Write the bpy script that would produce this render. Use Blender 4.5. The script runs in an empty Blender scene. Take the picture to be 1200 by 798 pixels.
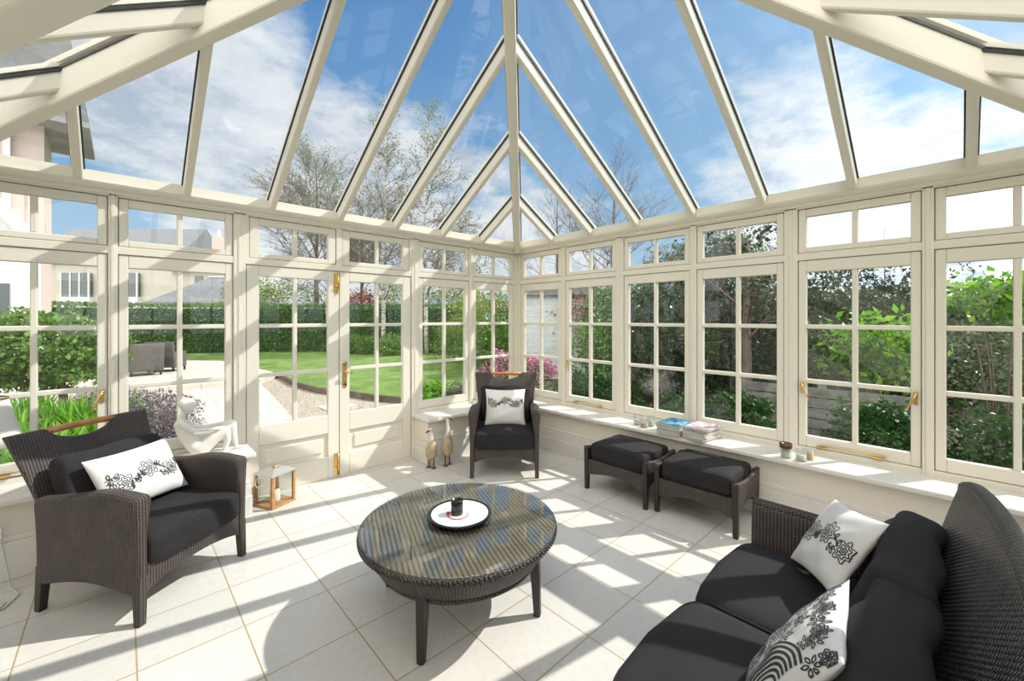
import bpy, bmesh, math, random
import numpy as np
from mathutils import Vector, Matrix
R = math.radians
random.seed(7)
COL = bpy.context.scene.collection
SC = bpy.context.scene

# ------------------------------------------------------------------ node helper
class G:
    def __init__(s, tree):
        s.t = tree
    def n(s, typ, **k):
        nd = s.t.nodes.new('ShaderNode' + typ)
        for a, v in k.items():
            if hasattr(nd, a) and not isinstance(v, tuple) or a in ('operation', 'blend_type', 'data_type', 'feature', 'distance', 'interpolation', 'noise_dimensions', 'voronoi_dimensions', 'vector_type'):
                try:
                    setattr(nd, a, v); continue
                except Exception:
                    pass
            s.set(nd, a.replace('_', ' '), v)
        return nd
    def set(s, nd, key, v):
        sock = None
        for i in nd.inputs:
            if i.name == key and i.enabled:
                sock = i; break
        if sock is None:
            for i in nd.inputs:
                if i.name.lower() == key.lower():
                    sock = i; break
        if hasattr(v, 'is_linked') or isinstance(v, bpy.types.NodeSocket):
            s.t.links.new(v, sock)
        else:
            sock.default_value = v
    def m(s, op, a, b=None, c=None, clamp=False):
        nd = s.t.nodes.new('ShaderNodeMath'); nd.operation = op; nd.use_clamp = clamp
        for i, v in enumerate((a, b, c)):
            if v is None: continue
            if isinstance(v, bpy.types.NodeSocket): s.t.links.new(v, nd.inputs[i])
            else: nd.inputs[i].default_value = v
        return nd.outputs[0]
    def vm(s, op, a, b=None):
        nd = s.t.nodes.new('ShaderNodeVectorMath'); nd.operation = op
        for i, v in enumerate((a, b)):
            if v is None: continue
            if isinstance(v, bpy.types.NodeSocket): s.t.links.new(v, nd.inputs[i])
            else: nd.inputs[i].default_value = v
        return nd
    def mix(s, f, a, b, blend='MIX'):
        nd = s.t.nodes.new('ShaderNodeMix'); nd.data_type = 'RGBA'; nd.blend_type = blend
        for i, v in ((0, f), (6, a), (7, b)):
            if isinstance(v, bpy.types.NodeSocket): s.t.links.new(v, nd.inputs[i])
            else: nd.inputs[i].default_value = v if i == 0 else (tuple(v) + (1,))[:4]
        return nd.outputs[2]
    def ramp(s, f, stops):
        nd = s.t.nodes.new('ShaderNodeValToRGB')
        cr = nd.color_ramp
        while len(cr.elements) < len(stops): cr.elements.new(0.5)
        for e, (p, c) in zip(cr.elements, stops):
            e.position = p; e.color = (tuple(c) + (1,))[:4]
        s.t.links.new(f, nd.inputs[0])
        return nd.outputs[0]
    def noise(s, vec, scale, detail=4, rough=0.55):
        nd = s.t.nodes.new('ShaderNodeTexNoise')
        if vec is not None: s.t.links.new(vec, nd.inputs['Vector'])
        nd.inputs['Scale'].default_value = scale; nd.inputs['Detail'].default_value = detail
        nd.inputs['Roughness'].default_value = rough
        return nd.outputs[0]

def new_mat(name):
    m = bpy.data.materials.new(name); m.use_nodes = True
    nt = m.node_tree; nt.nodes.clear()
    g = G(nt)
    out = nt.nodes.new('ShaderNodeOutputMaterial')
    return m, g, out

def pbr(name, col, rough=0.5, metal=0.0, spec=0.5, bump=None, var=0.0, vscale=6.0, trans=0.0, sheen=0.0):
    m, g, out = new_mat(name)
    b = g.n('BsdfPrincipled')
    tc = g.n('TexCoord')
    c = col
    if var:
        nz = g.noise(tc.outputs['Object'], vscale, 5)
        lo = tuple(x * (1 - var) for x in col); hi = tuple(min(1, x * (1 + var)) for x in col)
        c = g.ramp(nz, [(0.3, lo), (0.7, hi)])
    if isinstance(c, bpy.types.NodeSocket): g.t.links.new(c, b.inputs['Base Color'])
    else: b.inputs['Base Color'].default_value = (*col, 1)
    b.inputs['Roughness'].default_value = rough
    b.inputs['Metallic'].default_value = metal
    b.inputs['Specular IOR Level'].default_value = spec
    if sheen: b.inputs['Sheen Weight'].default_value = sheen
    if bump:
        sc, st, dist = bump
        bn = g.n('Bump'); bn.inputs['Strength'].default_value = st; bn.inputs['Distance'].default_value = dist
        g.t.links.new(g.noise(tc.outputs['Object'], sc, 6), bn.inputs['Height'])
        g.t.links.new(bn.outputs[0], b.inputs['Normal'])
    g.t.links.new(b.outputs[0], out.inputs[0])
    return m

def glass_mat(name, tint=(0.96, 0.985, 0.975), ior=1.5, rough=0.0, scale=1.0):
    m, g, out = new_mat(name)
    lw = g.n('LayerWeight'); lw.inputs['Blend'].default_value = 0.5
    f0 = ((ior - 1) / (ior + 1)) ** 2
    fr = g.m('ADD', f0, g.m('MULTIPLY', g.m('POWER', lw.outputs['Facing'], 5.0), 1 - f0))
    tr = g.n('BsdfTransparent'); tr.inputs[0].default_value = (*tint, 1)
    gl = g.n('BsdfGlossy'); gl.inputs['Roughness'].default_value = rough
    mx = g.n('MixShader')
    f = g.m('MULTIPLY', fr, scale)
    g.t.links.new(f, mx.inputs[0]); g.t.links.new(tr.outputs[0], mx.inputs[1]); g.t.links.new(gl.outputs[0], mx.inputs[2])
    g.t.links.new(mx.outputs[0], out.inputs[0])
    return m

def wicker_mat(name, dark, light, ribp=0.013, weft=0.006, rough=0.5, swap=False, bumpd=0.004):
    """woven synthetic rattan: upright stakes with thin strands passing over and under"""
    m, g, out = new_mat(name)
    uv = g.n('UVMap')
    sp = g.n('SeparateXYZ'); g.t.links.new(uv.outputs[0], sp.inputs[0])
    u, v = (sp.outputs[1], sp.outputs[0]) if swap else (sp.outputs[0], sp.outputs[1])
    a = g.m('DIVIDE', u, ribp)
    rib = g.m('ABSOLUTE', g.m('SINE', g.m('MULTIPLY', a, math.pi)))
    par = g.m('MULTIPLY', g.m('MODULO', g.m('ABSOLUTE', g.m('FLOOR', a)), 2.0), 0.5)
    w = g.m('ADD', g.m('DIVIDE', v, weft), par)
    st = g.m('ABSOLUTE', g.m('SINE', g.m('MULTIPLY', w, math.pi)))
    h = g.m('MULTIPLY', g.m('POWER', rib, 0.5), g.m('ADD', 0.45, g.m('MULTIPLY', st, 0.55)))
    tc = g.n('TexCoord')
    nz = g.noise(tc.outputs['Object'], 9, 4)
    f = g.m('MULTIPLY', h, g.m('ADD', 0.65, g.m('MULTIPLY', nz, 0.7)), clamp=True)
    col = g.ramp(f, [(0.08, tuple(x * 0.25 for x in dark)), (0.4, dark), (0.95, light)])
    b = g.n('BsdfPrincipled')
    g.t.links.new(col, b.inputs['Base Color']); b.inputs['Roughness'].default_value = rough
    b.inputs['Specular IOR Level'].default_value = 0.4
    bn = g.n('Bump'); bn.inputs['Strength'].default_value = 0.9; bn.inputs['Distance'].default_value = bumpd
    g.t.links.new(h, bn.inputs['Height']); g.t.links.new(bn.outputs[0], b.inputs['Normal'])
    g.t.links.new(b.outputs[0], out.inputs[0])
    return m

def leaf_mat(name, c1, c2, c3=None, transl=0.35, rough=0.45):
    m, g, out = new_mat(name)
    ge = g.n('NewGeometry')
    stops = [(0.0, c1), (0.6, c2), (1.0, c3 or c2)]
    col = g.ramp(ge.outputs['Random Per Island'], stops)
    b = g.n('BsdfPrincipled'); g.t.links.new(col, b.inputs['Base Color']); b.inputs['Roughness'].default_value = rough
    b.inputs['Specular IOR Level'].default_value = 0.35
    t = g.n('BsdfTranslucent'); g.t.links.new(g.mix(0.5, col, (c2[0] * 1.3, c2[1] * 1.35, c2[2] * .7)), t.inputs[0])
    mx = g.n('MixShader'); mx.inputs[0].default_value = transl
    g.t.links.new(b.outputs[0], mx.inputs[1]); g.t.links.new(t.outputs[0], mx.inputs[2])
    g.t.links.new(mx.outputs[0], out.inputs[0])
    return m

M = {}
M['paint'] = pbr('cream_paint', (0.765, 0.72, 0.62), 0.42, spec=0.4, var=0.02, vscale=2)
M['wallpaint'] = pbr('cream_wall', (0.78, 0.73, 0.64), 0.6, var=0.02, vscale=2)
M['sillpaint'] = pbr('sill_paint', (0.74, 0.71, 0.66), 0.3, spec=0.5, var=0.04, vscale=5)
M['gasket'] = pbr('gasket', (0.02, 0.022, 0.024), 0.6)
M['glass'] = glass_mat('window_glass', (0.975, 0.99, 0.985), 1.5)
M['roofglass'] = glass_mat('roof_glass', (0.95, 0.975, 0.985), 1.45)
M['tableglass'] = glass_mat('table_glass', (0.97, 0.99, 0.98), 1.85)
M['jarglass'] = glass_mat('jar_glass', (0.93, 0.95, 0.95), 1.45)
M['brass'] = pbr('brass', (0.75, 0.50, 0.17), 0.28, metal=1.0)
M['wicker'] = wicker_mat('dark_wicker', (0.026, 0.019, 0.017), (0.110, 0.086, 0.077), 0.015, 0.011)
M['wicker_sofa'] = wicker_mat('sofa_wicker', (0.014, 0.012, 0.012), (0.13, 0.12, 0.12), 0.013, 0.017, 0.34, bumpd=0.007)
M['wicker_top'] = wicker_mat('table_cane', (0.045, 0.033, 0.025), (0.27, 0.21, 0.15), 0.0235, 0.008, 0.5)
M['legdark'] = pbr('dark_leg', (0.022, 0.015, 0.013), 0.4, bump=(60, 0.2, 0.002))
M['fabric'] = pbr('black_fabric', (0.020, 0.018, 0.019), 0.85, bump=(420, 0.35, 0.001), spec=0.3, var=0.15, vscale=8)
M['white_cloth'] = pbr('white_cloth', (0.72, 0.70, 0.67), 0.85, bump=(300, 0.25, 0.001))
M['ink'] = pbr('embroidery', (0.03, 0.03, 0.035), 0.8)
M['teak'] = pbr('teak', (0.50, 0.22, 0.075), 0.4, var=0.25, vscale=18)
M['orangewood'] = pbr('orange_wood', (0.50, 0.24, 0.09), 0.45, var=0.25, vscale=20)
M['stone_white'] = pbr('white_stoneware', (0.80, 0.76, 0.70), 0.55, var=0.03, vscale=10)
M['plastic_white'] = pbr('white_plastic', (0.75, 0.76, 0.74), 0.35)
M['cable'] = pbr('cable', (0.52, 0.58, 0.56), 0.4)
M['black_ceramic'] = pbr('black_ceramic', (0.012, 0.012, 0.014), 0.25)
M['red'] = pbr('red_paint', (0.50, 0.025, 0.03), 0.35)
M['plate'] = pbr('plate', (0.80, 0.81, 0.82), 0.2)
M['duckwood'] = pbr('duck_wood', (0.46, 0.35, 0.23), 0.5, var=0.35, vscale=22)
M['duckwhite'] = pbr('duck_white', (0.76, 0.72, 0.66), 0.5)
M['duckbrown'] = pbr('duck_brown', (0.13, 0.075, 0.045), 0.45)
M['candle'] = pbr('candle_wax', (0.85, 0.80, 0.68), 0.5)
M['candle_amber'] = pbr('candle_amber', (0.75, 0.42, 0.16), 0.45)
M['candle_peach'] = pbr('candle_peach', (0.80, 0.45, 0.30), 0.5)
M['brown_glass'] = pbr('brown_glaze', (0.10, 0.035, 0.02), 0.15)
M['metalgrey'] = pbr('zinc', (0.55, 0.55, 0.52), 0.4, metal=0.6)
M['pages'] = pbr('pages', (0.62, 0.58, 0.53), 0.7, var=0.1, vscale=40)
M['lampshade'] = pbr('shade_cloth', (0.80, 0.76, 0.69), 0.8, bump=(200, 0.2, 0.001))
M['bronze'] = pbr('rim_bronze', (0.22, 0.12, 0.07), 0.35, metal=0.6)

# ------------------------------------------------------------------ mesh builder
class MB:
    def __init__(s, T=None):
        s.v = []; s.f = []; s.m = []; s.s = []; s.T = T
    def add(s, vs, fs, mat=0, smooth=False):
        b = len(s.v)
        if s.T: vs = [s.T(*p) for p in vs]
        s.v += [tuple(p) for p in vs]
        s.f += [tuple(b + i for i in f) for f in fs]
        s.m += [mat] * len(fs); s.s += [smooth] * len(fs)
        return s
    def box(s, lo, hi, mat=0, X=None):
        x0, y0, z0 = lo; x1, y1, z1 = hi
        vs = [(x0, y0, z0), (x1, y0, z0), (x1, y1, z0), (x0, y1, z0), (x0, y0, z1), (x1, y0, z1), (x1, y1, z1), (x0, y1, z1)]
        if X is not None: vs = [tuple(X @ Vector(p)) for p in vs]
        return s.add(vs, [(0, 3, 2, 1), (4, 5, 6, 7), (0, 1, 5, 4), (1, 2, 6, 5), (2, 3, 7, 6), (3, 0, 4, 7)], mat)
    def bar(s, p0, p1, w, h, up=(0, 0, 1), mat=0, off=(0, 0), w1=None, h1=None):
        p0 = Vector(p0); p1 = Vector(p1); d = (p1 - p0).normalized(); up = Vector(up)
        sx = d.cross(up).normalized(); sy = sx.cross(d).normalized()
        vs = []
        for p, ww, hh in ((p0, w, h), (p1, w1 or w, h1 or h)):
            for a, b in ((-1, -1), (1, -1), (1, 1), (-1, 1)):
                vs.append(p + sx * (a * ww / 2 + off[0]) + sy * (b * hh / 2 + off[1]))
        return s.add(vs, [(0, 1, 2, 3), (7, 6, 5, 4), (0, 4, 5, 1), (1, 5, 6, 2), (2, 6, 7, 3), (3, 7, 4, 0)], mat)
    def prism(s, poly, fn, t0, t1, mat=0, smooth=False):
        n = len(poly)
        vs = [fn(a, b, t0) for a, b in poly] + [fn(a, b, t1) for a, b in poly]
        fs = [tuple(range(n))[::-1], tuple(range(n, 2 * n))] + [(i, (i + 1) % n, n + (i + 1) % n, n + i) for i in range(n)]
        return s.add(vs, fs, mat, smooth)
    def tube(s, pts, r, n=8, mat=0, smooth=True, closed=False):
        pts = [Vector(p) for p in pts]; k = len(pts)
        rs = r if isinstance(r, (list, tuple)) else [r] * k
        vs = []; prev = None
        for i, p in enumerate(pts):
            a = pts[(i - 1) % k] if (closed or i) else pts[0]
            b = pts[(i + 1) % k] if (closed or i < k - 1) else pts[-1]
            d = (b - a)
            d = d.normalized() if d.length > 1e-9 else Vector((0, 0, 1))
            if prev is None:
                q = Vector((0, 0, 1)) if abs(d.z) < 0.9 else Vector((1, 0, 0))
                x = d.cross(q).normalized()
            else:
                x = (prev - d * prev.dot(d))
                x = x.normalized() if x.length > 1e-6 else d.orthogonal().normalized()
            prev = x; y = d.cross(x)
            for j in range(n):
                t = 2 * math.pi * j / n
                vs.append(p + (x * math.cos(t) + y * math.sin(t)) * rs[i])
        fs = []
        for i in range(k if closed else k - 1):
            for j in range(n):
                a = i * n + j; b = i * n + (j + 1) % n; c = ((i + 1) % k) * n + (j + 1) % n; d = ((i + 1) % k) * n + j
                fs.append((a, b, c, d))
        if not closed:
            fs += [tuple(range(n))[::-1], tuple(range((k - 1) * n, k * n))]
        return s.add(vs, fs, mat, smooth)
    def lathe(s, prof, c=(0, 0, 0), n=24, mat=0, smooth=True, sx=1, sy=1):
        vs = []
        for r, z in prof:
            for j in range(n):
                t = 2 * math.pi * j / n
                vs.append((c[0] + r * math.cos(t) * sx, c[1] + r * math.sin(t) * sy, c[2] + z))
        k = len(prof); fs = []
        for i in range(k - 1):
            for j in range(n):
                fs.append((i * n + j, i * n + (j + 1) % n, (i + 1) * n + (j + 1) % n, (i + 1) * n + j))
        fs += [tuple(range(n))[::-1], tuple(range((k - 1) * n, k * n))]
        return s.add(vs, fs, mat, smooth)
    def ball(s, c, r, nu=16, nv=10, mat=0, X=None):
        r = r if isinstance(r, (tuple, list)) else (r, r, r)
        vs = []
        for i in range(nv + 1):
            ph = math.pi * i / nv
            for j in range(nu):
                t = 2 * math.pi * j / nu
                rr = max(math.sin(ph), 1e-3)
                p = Vector((r[0] * rr * math.cos(t), r[1] * rr * math.sin(t), -r[2] * math.cos(ph)))
                if X is not None: p = X @ p
                vs.append((c[0] + p.x, c[1] + p.y, c[2] + p.z))
        fs = []
        for i in range(nv):
            for j in range(nu):
                fs.append((i * nu + j, i * nu + (j + 1) % nu, (i + 1) * nu + (j + 1) % nu, (i + 1) * nu + j))
        fs += [tuple(range(nu))[::-1], tuple(range(nv * nu, (nv + 1) * nu))]
        return s.add(vs, fs, mat, True)
    def slab(s, fo, fi, ns, nr, mat=0, smooth=True):
        """closed body between two parametric sheets f(s, r), s and r in 0..1"""
        vs = []
        for f in (fo, fi):
            for i in range(ns + 1):
                for j in range(nr + 1):
                    vs.append(f(i / ns, j / nr))
        N = (ns + 1) * (nr + 1); q = lambda i, j: i * (nr + 1) + j
        fs = []; es = []
        for i in range(ns):
            for j in range(nr):
                fs.append((q(i, j), q(i + 1, j), q(i + 1, j + 1), q(i, j + 1)))
                fs.append((N + q(i, j + 1), N + q(i + 1, j + 1), N + q(i + 1, j), N + q(i, j)))
        for i in range(ns):
            es.append((q(i + 1, 0), q(i, 0), N + q(i, 0), N + q(i + 1, 0)))
            es.append((q(i, nr), q(i + 1, nr), N + q(i + 1, nr), N + q(i, nr)))
        for j in range(nr):
            es.append((q(0, j), q(0, j + 1), N + q(0, j + 1), N + q(0, j)))
            es.append((q(ns, j + 1), q(ns, j), N + q(ns, j), N + q(ns, j + 1)))
        b = len(s.v)
        s.add(vs, fs + es, mat, smooth)
        return s
    def cushion(s, c, size, rad, puff=0.0, seg=10, mat=0, X=None, bow=0.0, piping=0.0):
        """rounded upholstery block, domed on top and bottom"""
        hx, hy, hz = size[0] / 2, size[1] / 2, size[2] / 2
        vs = []; idx = {}; fs = []
        def P(p):
            q = []
            for a, h in zip(p, (hx, hy, hz)): q.append(a * h)
            core = [max(-(h - rad), min(h - rad, a)) for a, h in zip(q, (hx, hy, hz))]
            d = Vector([a - b for a, b in zip(q, core)])
            if d.length > 1e-9: d = d.normalized() * rad
            r = Vector(core) + d
            u, v = r.x / hx, r.y / hy
            w = max(0, (1 - abs(u) ** 3)) * max(0, (1 - abs(v) ** 3))
            r.z += math.copysign(puff, p[2]) * w * abs(p[2])
            if bow: r.y -= bow * (1 - u * u) * max(0, -v)
            return r
        def vid(p):
            k = tuple(round(a, 5) for a in p)
            if k not in idx:
                idx[k] = len(vs); r = P(p)
                if X is not None: r = X @ r
                vs.append((r.x + c[0], r.y + c[1], r.z + c[2]))
            return idx[k]
        # denser near the borders
        g = [math.sin((i / seg - 0.5) * math.pi) for i in range(seg + 1)]
        for ax in range(3):
            for sg in (-1, 1):
                for i in range(seg):
                    for j in range(seg):
                        co = []
                        for (a, b) in ((i, j), (i + 1, j), (i + 1, j + 1), (i, j + 1)):
                            p = [0, 0, 0]; p[ax] = sg; p[(ax + 1) % 3] = g[a]; p[(ax + 2) % 3] = g[b]; co.append(vid(p))
                        if sg < 0: co = co[::-1]
                        fs.append(tuple(co))
        s.add(vs, fs, mat, True)
        if piping:
            for sg in (1, -1):
                ring = []
                for k in range(64):
                    t = 2 * math.pi * k / 64
                    ct, st = math.cos(t), math.sin(t)
                    e = 0.16
                    x = math.copysign(abs(ct) ** e, ct); y = math.copysign(abs(st) ** e, st)
                    p = Vector((x * (hx - rad * 0.25), y * (hy - rad * 0.25), sg * (hz - rad * 0.32)))
                    if bow: p.y -= bow * (1 - (p.x / hx) ** 2) * max(0, -p.y / hy)
                    if X is not None: p = X @ p
                    ring.append((p.x + c[0], p.y + c[1], p.z + c[2]))
                s.tube(ring, piping, 6, mat, True, closed=True)
        return s
    def build(s, name, mats, parent=None, bevel=0.0, kind=None, recalc=True, autosmooth=None, weld=False):
        me = bpy.data.meshes.new(name)
        me.from_pydata(s.v, [], s.f)
        if not isinstance(mats, (list, tuple)): mats = [mats]
        for m in mats: me.materials.append(m)
        me.polygons.foreach_set('material_index', s.m)
        me.polygons.foreach_set('use_smooth', s.s)
        if recalc:
            bm = bmesh.new(); bm.from_mesh(me)
            if weld: bmesh.ops.remove_doubles(bm, verts=bm.verts, dist=1e-5)
            bmesh.ops.recalc_face_normals(bm, faces=bm.faces)
            bm.to_mesh(me); bm.free()
        me.update()
        uvl = me.uv_layers.new(name='UVMap')
        nl = len(me.loops); npoly = len(me.polygons)
        vi = np.empty(nl, 'i'); me.loops.foreach_get('vertex_index', vi)
        co = np.empty(len(me.vertices) * 3, 'f'); me.vertices.foreach_get('co', co); co = co.reshape(-1, 3)
        nr = np.empty(npoly * 3, 'f'); me.polygons.foreach_get('normal', nr); nr = np.abs(nr.reshape(-1, 3))
        lt = np.empty(npoly, 'i'); me.polygons.foreach_get('loop_total', lt)
        nr = np.repeat(nr, lt, axis=0); c = co[vi]
        ax = nr.argmax(1)
        uv = np.where((ax == 2)[:, None], c[:, [0, 1]], np.where((ax == 0)[:, None], c[:, [1, 2]], c[:, [0, 2]]))
        uvl.data.foreach_set('uv', uv.astype('f').ravel())
        o = bpy.data.objects.new(name, me); COL.objects.link(o)
        if parent is not None: o.parent = parent
        if bevel:
            b = o.modifiers.new('Bevel', 'BEVEL'); b.width = bevel; b.segments = 2; b.limit_method = 'ANGLE'; b.angle_limit = R(50)
        if kind: o['kind'] = kind
        return o

def tag(o, label, cat=None, group=None, kind=None):
    if label: o['label'] = label
    if cat: o['category'] = cat
    if group: o['group'] = group
    if kind: o['kind'] = kind
    return o
def thing(name, label, cat, loc=(0, 0, 0), rz=0.0, group=None):
    o = bpy.data.objects.new(name, None); COL.objects.link(o)
    o.empty_display_size = 0.1
    o.location = loc; o.rotation_euler = (0, 0, rz)
    return tag(o, label, cat, group)
def kids(o): return [c for c in bpy.data.objects if c.parent == o]
def copy_tree(o, parent=None):
    c = o.copy(); COL.objects.link(c)
    c.parent = parent
    for ch in kids(o): copy_tree(ch, c)
    return c
def basis(x, y, z, loc):
    m = Matrix.Identity(4)
    for i, a in enumerate((x, y, z)):
        for j in range(3): m[j][i] = a[j]
    for j in range(3): m[j][3] = loc[j]
    return m
# ================================================================== CAMERA
CAM = Vector((-3.9812, -4.1443, 1.5494)); YAW = 0.819285
cd = bpy.data.cameras.new('camera'); cd.lens = 36 * 489.51 / 1200; cd.sensor_width = 36; cd.clip_start = 0.02; cd.clip_end = 500
cd.shift_y = -(399 - 373.07) / 1200
cam = bpy.data.objects.new('camera', cd); COL.objects.link(cam)
cam.location = CAM; cam.rotation_euler = (R(90), 0, YAW - R(90))
SC.camera = cam

# ================================================================== ROOM
L = 4.89; PIT = 0.602; ZE = 2.54; EXT = 6.25; VR = 1.0
WL = lambda t, n, z: (-t, -n, z)            # garden wall with the doors (left in the picture)
WR = lambda t, n, z: (-n, -t, z)            # long window wall (right in the picture)
WB = lambda t, n, z: (-t, -L + n, z)        # wall behind the camera
WC = lambda t, n, z: (-L + n, -t, z)        # short return wall far left

# floor
def floor_mat():
    m, g, out = new_mat('limestone_tiles')
    tc = g.n('TexCoord'); mp = g.n('Mapping'); g.t.links.new(tc.outputs['Object'], mp.inputs[0])
    mp.inputs['Location'].default_value = (3.125, 2.095, 0)
    br = g.n('TexBrick'); g.t.links.new(mp.outputs[0], br.inputs[0])
    br.offset = 0.0; br.squash = 1.0
    for k, v in (('Scale', 1.0), ('Mortar Size', 0.0036), ('Mortar Smooth', 0.2), ('Bias', 0.0), ('Brick Width', 0.4035), ('Row Height', 0.4085)):
        br.inputs[k].default_value = v
    br.inputs['Color1'].default_value = (0.69, 0.66, 0.615, 1); br.inputs['Color2'].default_value = (0.62, 0.59, 0.55, 1)
    br.inputs['Mortar'].default_value = (0.42, 0.32, 0.19, 1)
    n1 = g.noise(tc.outputs['Object'], 3.0, 8, 0.65); n2 = g.noise(tc.outputs['Object'], 26.0, 6, 0.7)
    c = g.mix(g.ramp(n1, [(0.35, (0, 0, 0)), (0.7, (1, 1, 1))]), br.outputs[0], (0.60, 0.565, 0.515), 'MIX')
    c = g.mix(0.7, br.outputs[0], c)
    c2 = g.mix(g.ramp(n2, [(0.48, (0, 0, 0)), (0.72, (0.5, 0.5, 0.5))]), c, (0.52, 0.49, 0.44))
    c3 = g.mix(br.outputs['Fac'], c2, (0.42, 0.32, 0.19))
    b = g.n('BsdfPrincipled'); g.t.links.new(c3, b.inputs['Base Color'])
    g.t.links.new(g.m('ADD', 0.26, g.m('MULTIPLY', n2, 0.25)), b.inputs['Roughness'])
    b.inputs['Specular IOR Level'].default_value = 0.35
    bn = g.n('Bump'); bn.inputs['Strength'].default_value = 0.35; bn.inputs['Distance'].default_value = 0.003
    hh = g.m('SUBTRACT', g.m('MULTIPLY', n2, 0.15), br.outputs['Fac'])
    g.t.links.new(hh, bn.inputs['Height']); g.t.links.new(bn.outputs[0], b.inputs['Normal'])
    g.t.links.new(b.outputs[0], out.inputs[0])
    return m
fl = MB(); fl.box((-EXT - .1, -L - .1, -0.12), (0.06, 0.06, 0.0))
fl.build('floor', floor_mat(), kind='structure')

GA = [(.13, .725), (.895, 1.49), (1.738, 2.322), (2.53, 3.11), (3.355, 3.945), (4.108, 4.70)]
GB = [(.121, .727), (.903, 1.51), (1.717, 2.329), (2.503, 3.108), (3.313, 3.916), (4.087, 4.69)]
ZW, ZG, ZB, ZT = 0.618, 1.916, 2.115, 2.358
ST = 0.052
win_no = [0]
def window(T, g0, g1, handle=None, z0=ZW, opener=False):
    """casement of six panes with a two-pane top light above it"""
    win_no[0] += 1
    root = bpy.data.objects.new('window_%d' % win_no[0], None); COL.objects.link(root); root['kind'] = 'structure'
    mid = (g0 + g1) / 2; MU = 0.034
    f = MB(T)
    f.box((g0 - ST, -.05, z0 - .085), (g0, .0, ZG + .092)); f.box((g1, -.05, z0 - .085), (g1 + ST, .0, ZG + .092))
    f.box((g0, -.05, z0 - .085), (g1, .0, z0)); f.box((g0, -.05, ZG), (g1, .0, ZG + .092))
    f.box((mid - MU / 2, -.045, z0), (mid + MU / 2, -.004, ZG))
    for k in (1, 2):
        zz = z0 + (ZG - z0) * k / 3
        f.box((g0, -.045, zz - MU / 2), (g1, -.0045, zz + MU / 2))
    f.build('casement_frame', M['paint'], root, bevel=.006, kind='structure')
    p = MB(T); p.box((g0 - .01, -.030, z0 - .01), (g1 + .01, -.024, ZG + .01)); p.build('pane', M['glass'], root, kind='structure')
    f = MB(T)
    f.box((g0 - ST, -.05, ZB - .043), (g0, .0, ZT + .06)); f.box((g1, -.05, ZB - .043), (g1 + ST, .0, ZT + .06))
    f.box((g0, -.05, ZB - .043), (g1, .0, ZB)); f.box((g0, -.05, ZT), (g1, .0, ZT + .06))
    f.box((mid - MU / 2, -.045, ZB), (mid + MU / 2, -.004, ZT))
    f.build('top_light_frame', M['paint'], root, bevel=.006, kind='structure')
    p = MB(T); p.box((g0 - .01, -.030, ZB - .01), (g1 + .01, -.024, ZT + .01)); p.build('top_light_pane', M['glass'], root, kind='structure')
    for side in (handle or ''):
        t = g0 - ST / 2 if side == 'a' else g1 + ST / 2
        sg = 1 if side == 'a' else -1
        h = MB(T); h.box((t - .011, 0, .955), (t + .011, .006, 1.045)); h.ball((t, .02, 1.03), (.013, .016, .013), 10, 6)
        h.tube([(t, .026, 1.03), (t + sg * .012, .030, 1.00), (t + sg * .03, .034, .955), (t + sg * .05, .036, .915)], [.008, .007, .006, .007], 8)
        o = h.build('latch', M['brass'], root, kind='structure'); o['label'] = 'brass casement latch'
    if opener:
        h = MB(T); zz = z0 - .05
        h.tube([(g0 + .10, .014, zz - .012), (g0 + .16, .016, zz - .004), (g1 - .14, .016, zz - .008)], [.006, .0055, .005], 8)
        h.box((g0 + .07, 0, zz - .03), (g0 + .13, .02, zz - .018)); h.box((g1 - .20, 0, zz - .03), (g1 - .14, .02, zz - .016))
        h.ball((g1 - .13, .016, zz - .008), .009, 8, 6)
        o = h.build('stay', M['brass'], root, kind='structure'); o['label'] = 'brass casement stay bar'
    return root

def door(n, T, a, b, g0, g1, extra):
    root = bpy.data.objects.new('door_%d' % n, None); COL.objects.link(root); root['kind'] = 'structure'
    mid = (g0 + g1) / 2; MU = .034
    f = MB(T)
    f.box((a, -.05, .012), (g0, 0, 2.005)); f.box((g1, -.05, .012), (b, 0, 2.005))
    f.box((g0, -.05, ZG), (g1, 0, 2.005)); f.box((g0, -.05, .44), (g1, 0, ZW)); f.box((g0, -.05, .012), (g1, 0, .215))
    f.box((mid - MU / 2, -.045, ZW), (mid + MU / 2, -.004, ZG))
    for k in (1, 2):
        zz = ZW + (ZG - ZW) * k / 3
        f.box((g0, -.045, zz - MU / 2), (g1, -.0045, zz + MU / 2))
    f.build('leaf', M['paint'], root, bevel=.006, kind='structure')
    p = MB(T); p.box((g0 - .005, -.045, .21), (g1 + .005, -.022, .445))
    p.box((g0 + .05, -.03, .26), (g1 - .05, -.008, .395)); p.build('panel', M['paint'], root, bevel=.008, kind='structure')
    p = MB(T); p.box((g0 - .01, -.030, ZW - .01), (g1 + .01, -.024, ZG + .01)); p.build('pane', M['glass'], root, kind='structure')
    # top light above the leaf
    f = MB(T)
    f.box((g0 - ST - .02, -.05, ZB - .043), (g0, .0, ZT + .06)); f.box((g1, -.05, ZB - .043), (g1 + ST + .02, .0, ZT + .06))
    f.box((g0, -.05, ZB - .043), (g1, .0, ZB)); f.box((g0, -.05, ZT), (g1, .0, ZT + .06)); f.box((mid - MU / 2, -.045, ZB), (mid + MU / 2, -.004, ZT))
    f.build('top_light_frame', M['paint'], root, bevel=.006, kind='structure')
    p = MB(T); p.box((g0 - .01, -.030, ZB - .01), (g1 + .01, -.024, ZT + .01)); p.build('top_light_pane', M['glass'], root, kind='structure')
    extra(root, T)
    return root
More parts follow.
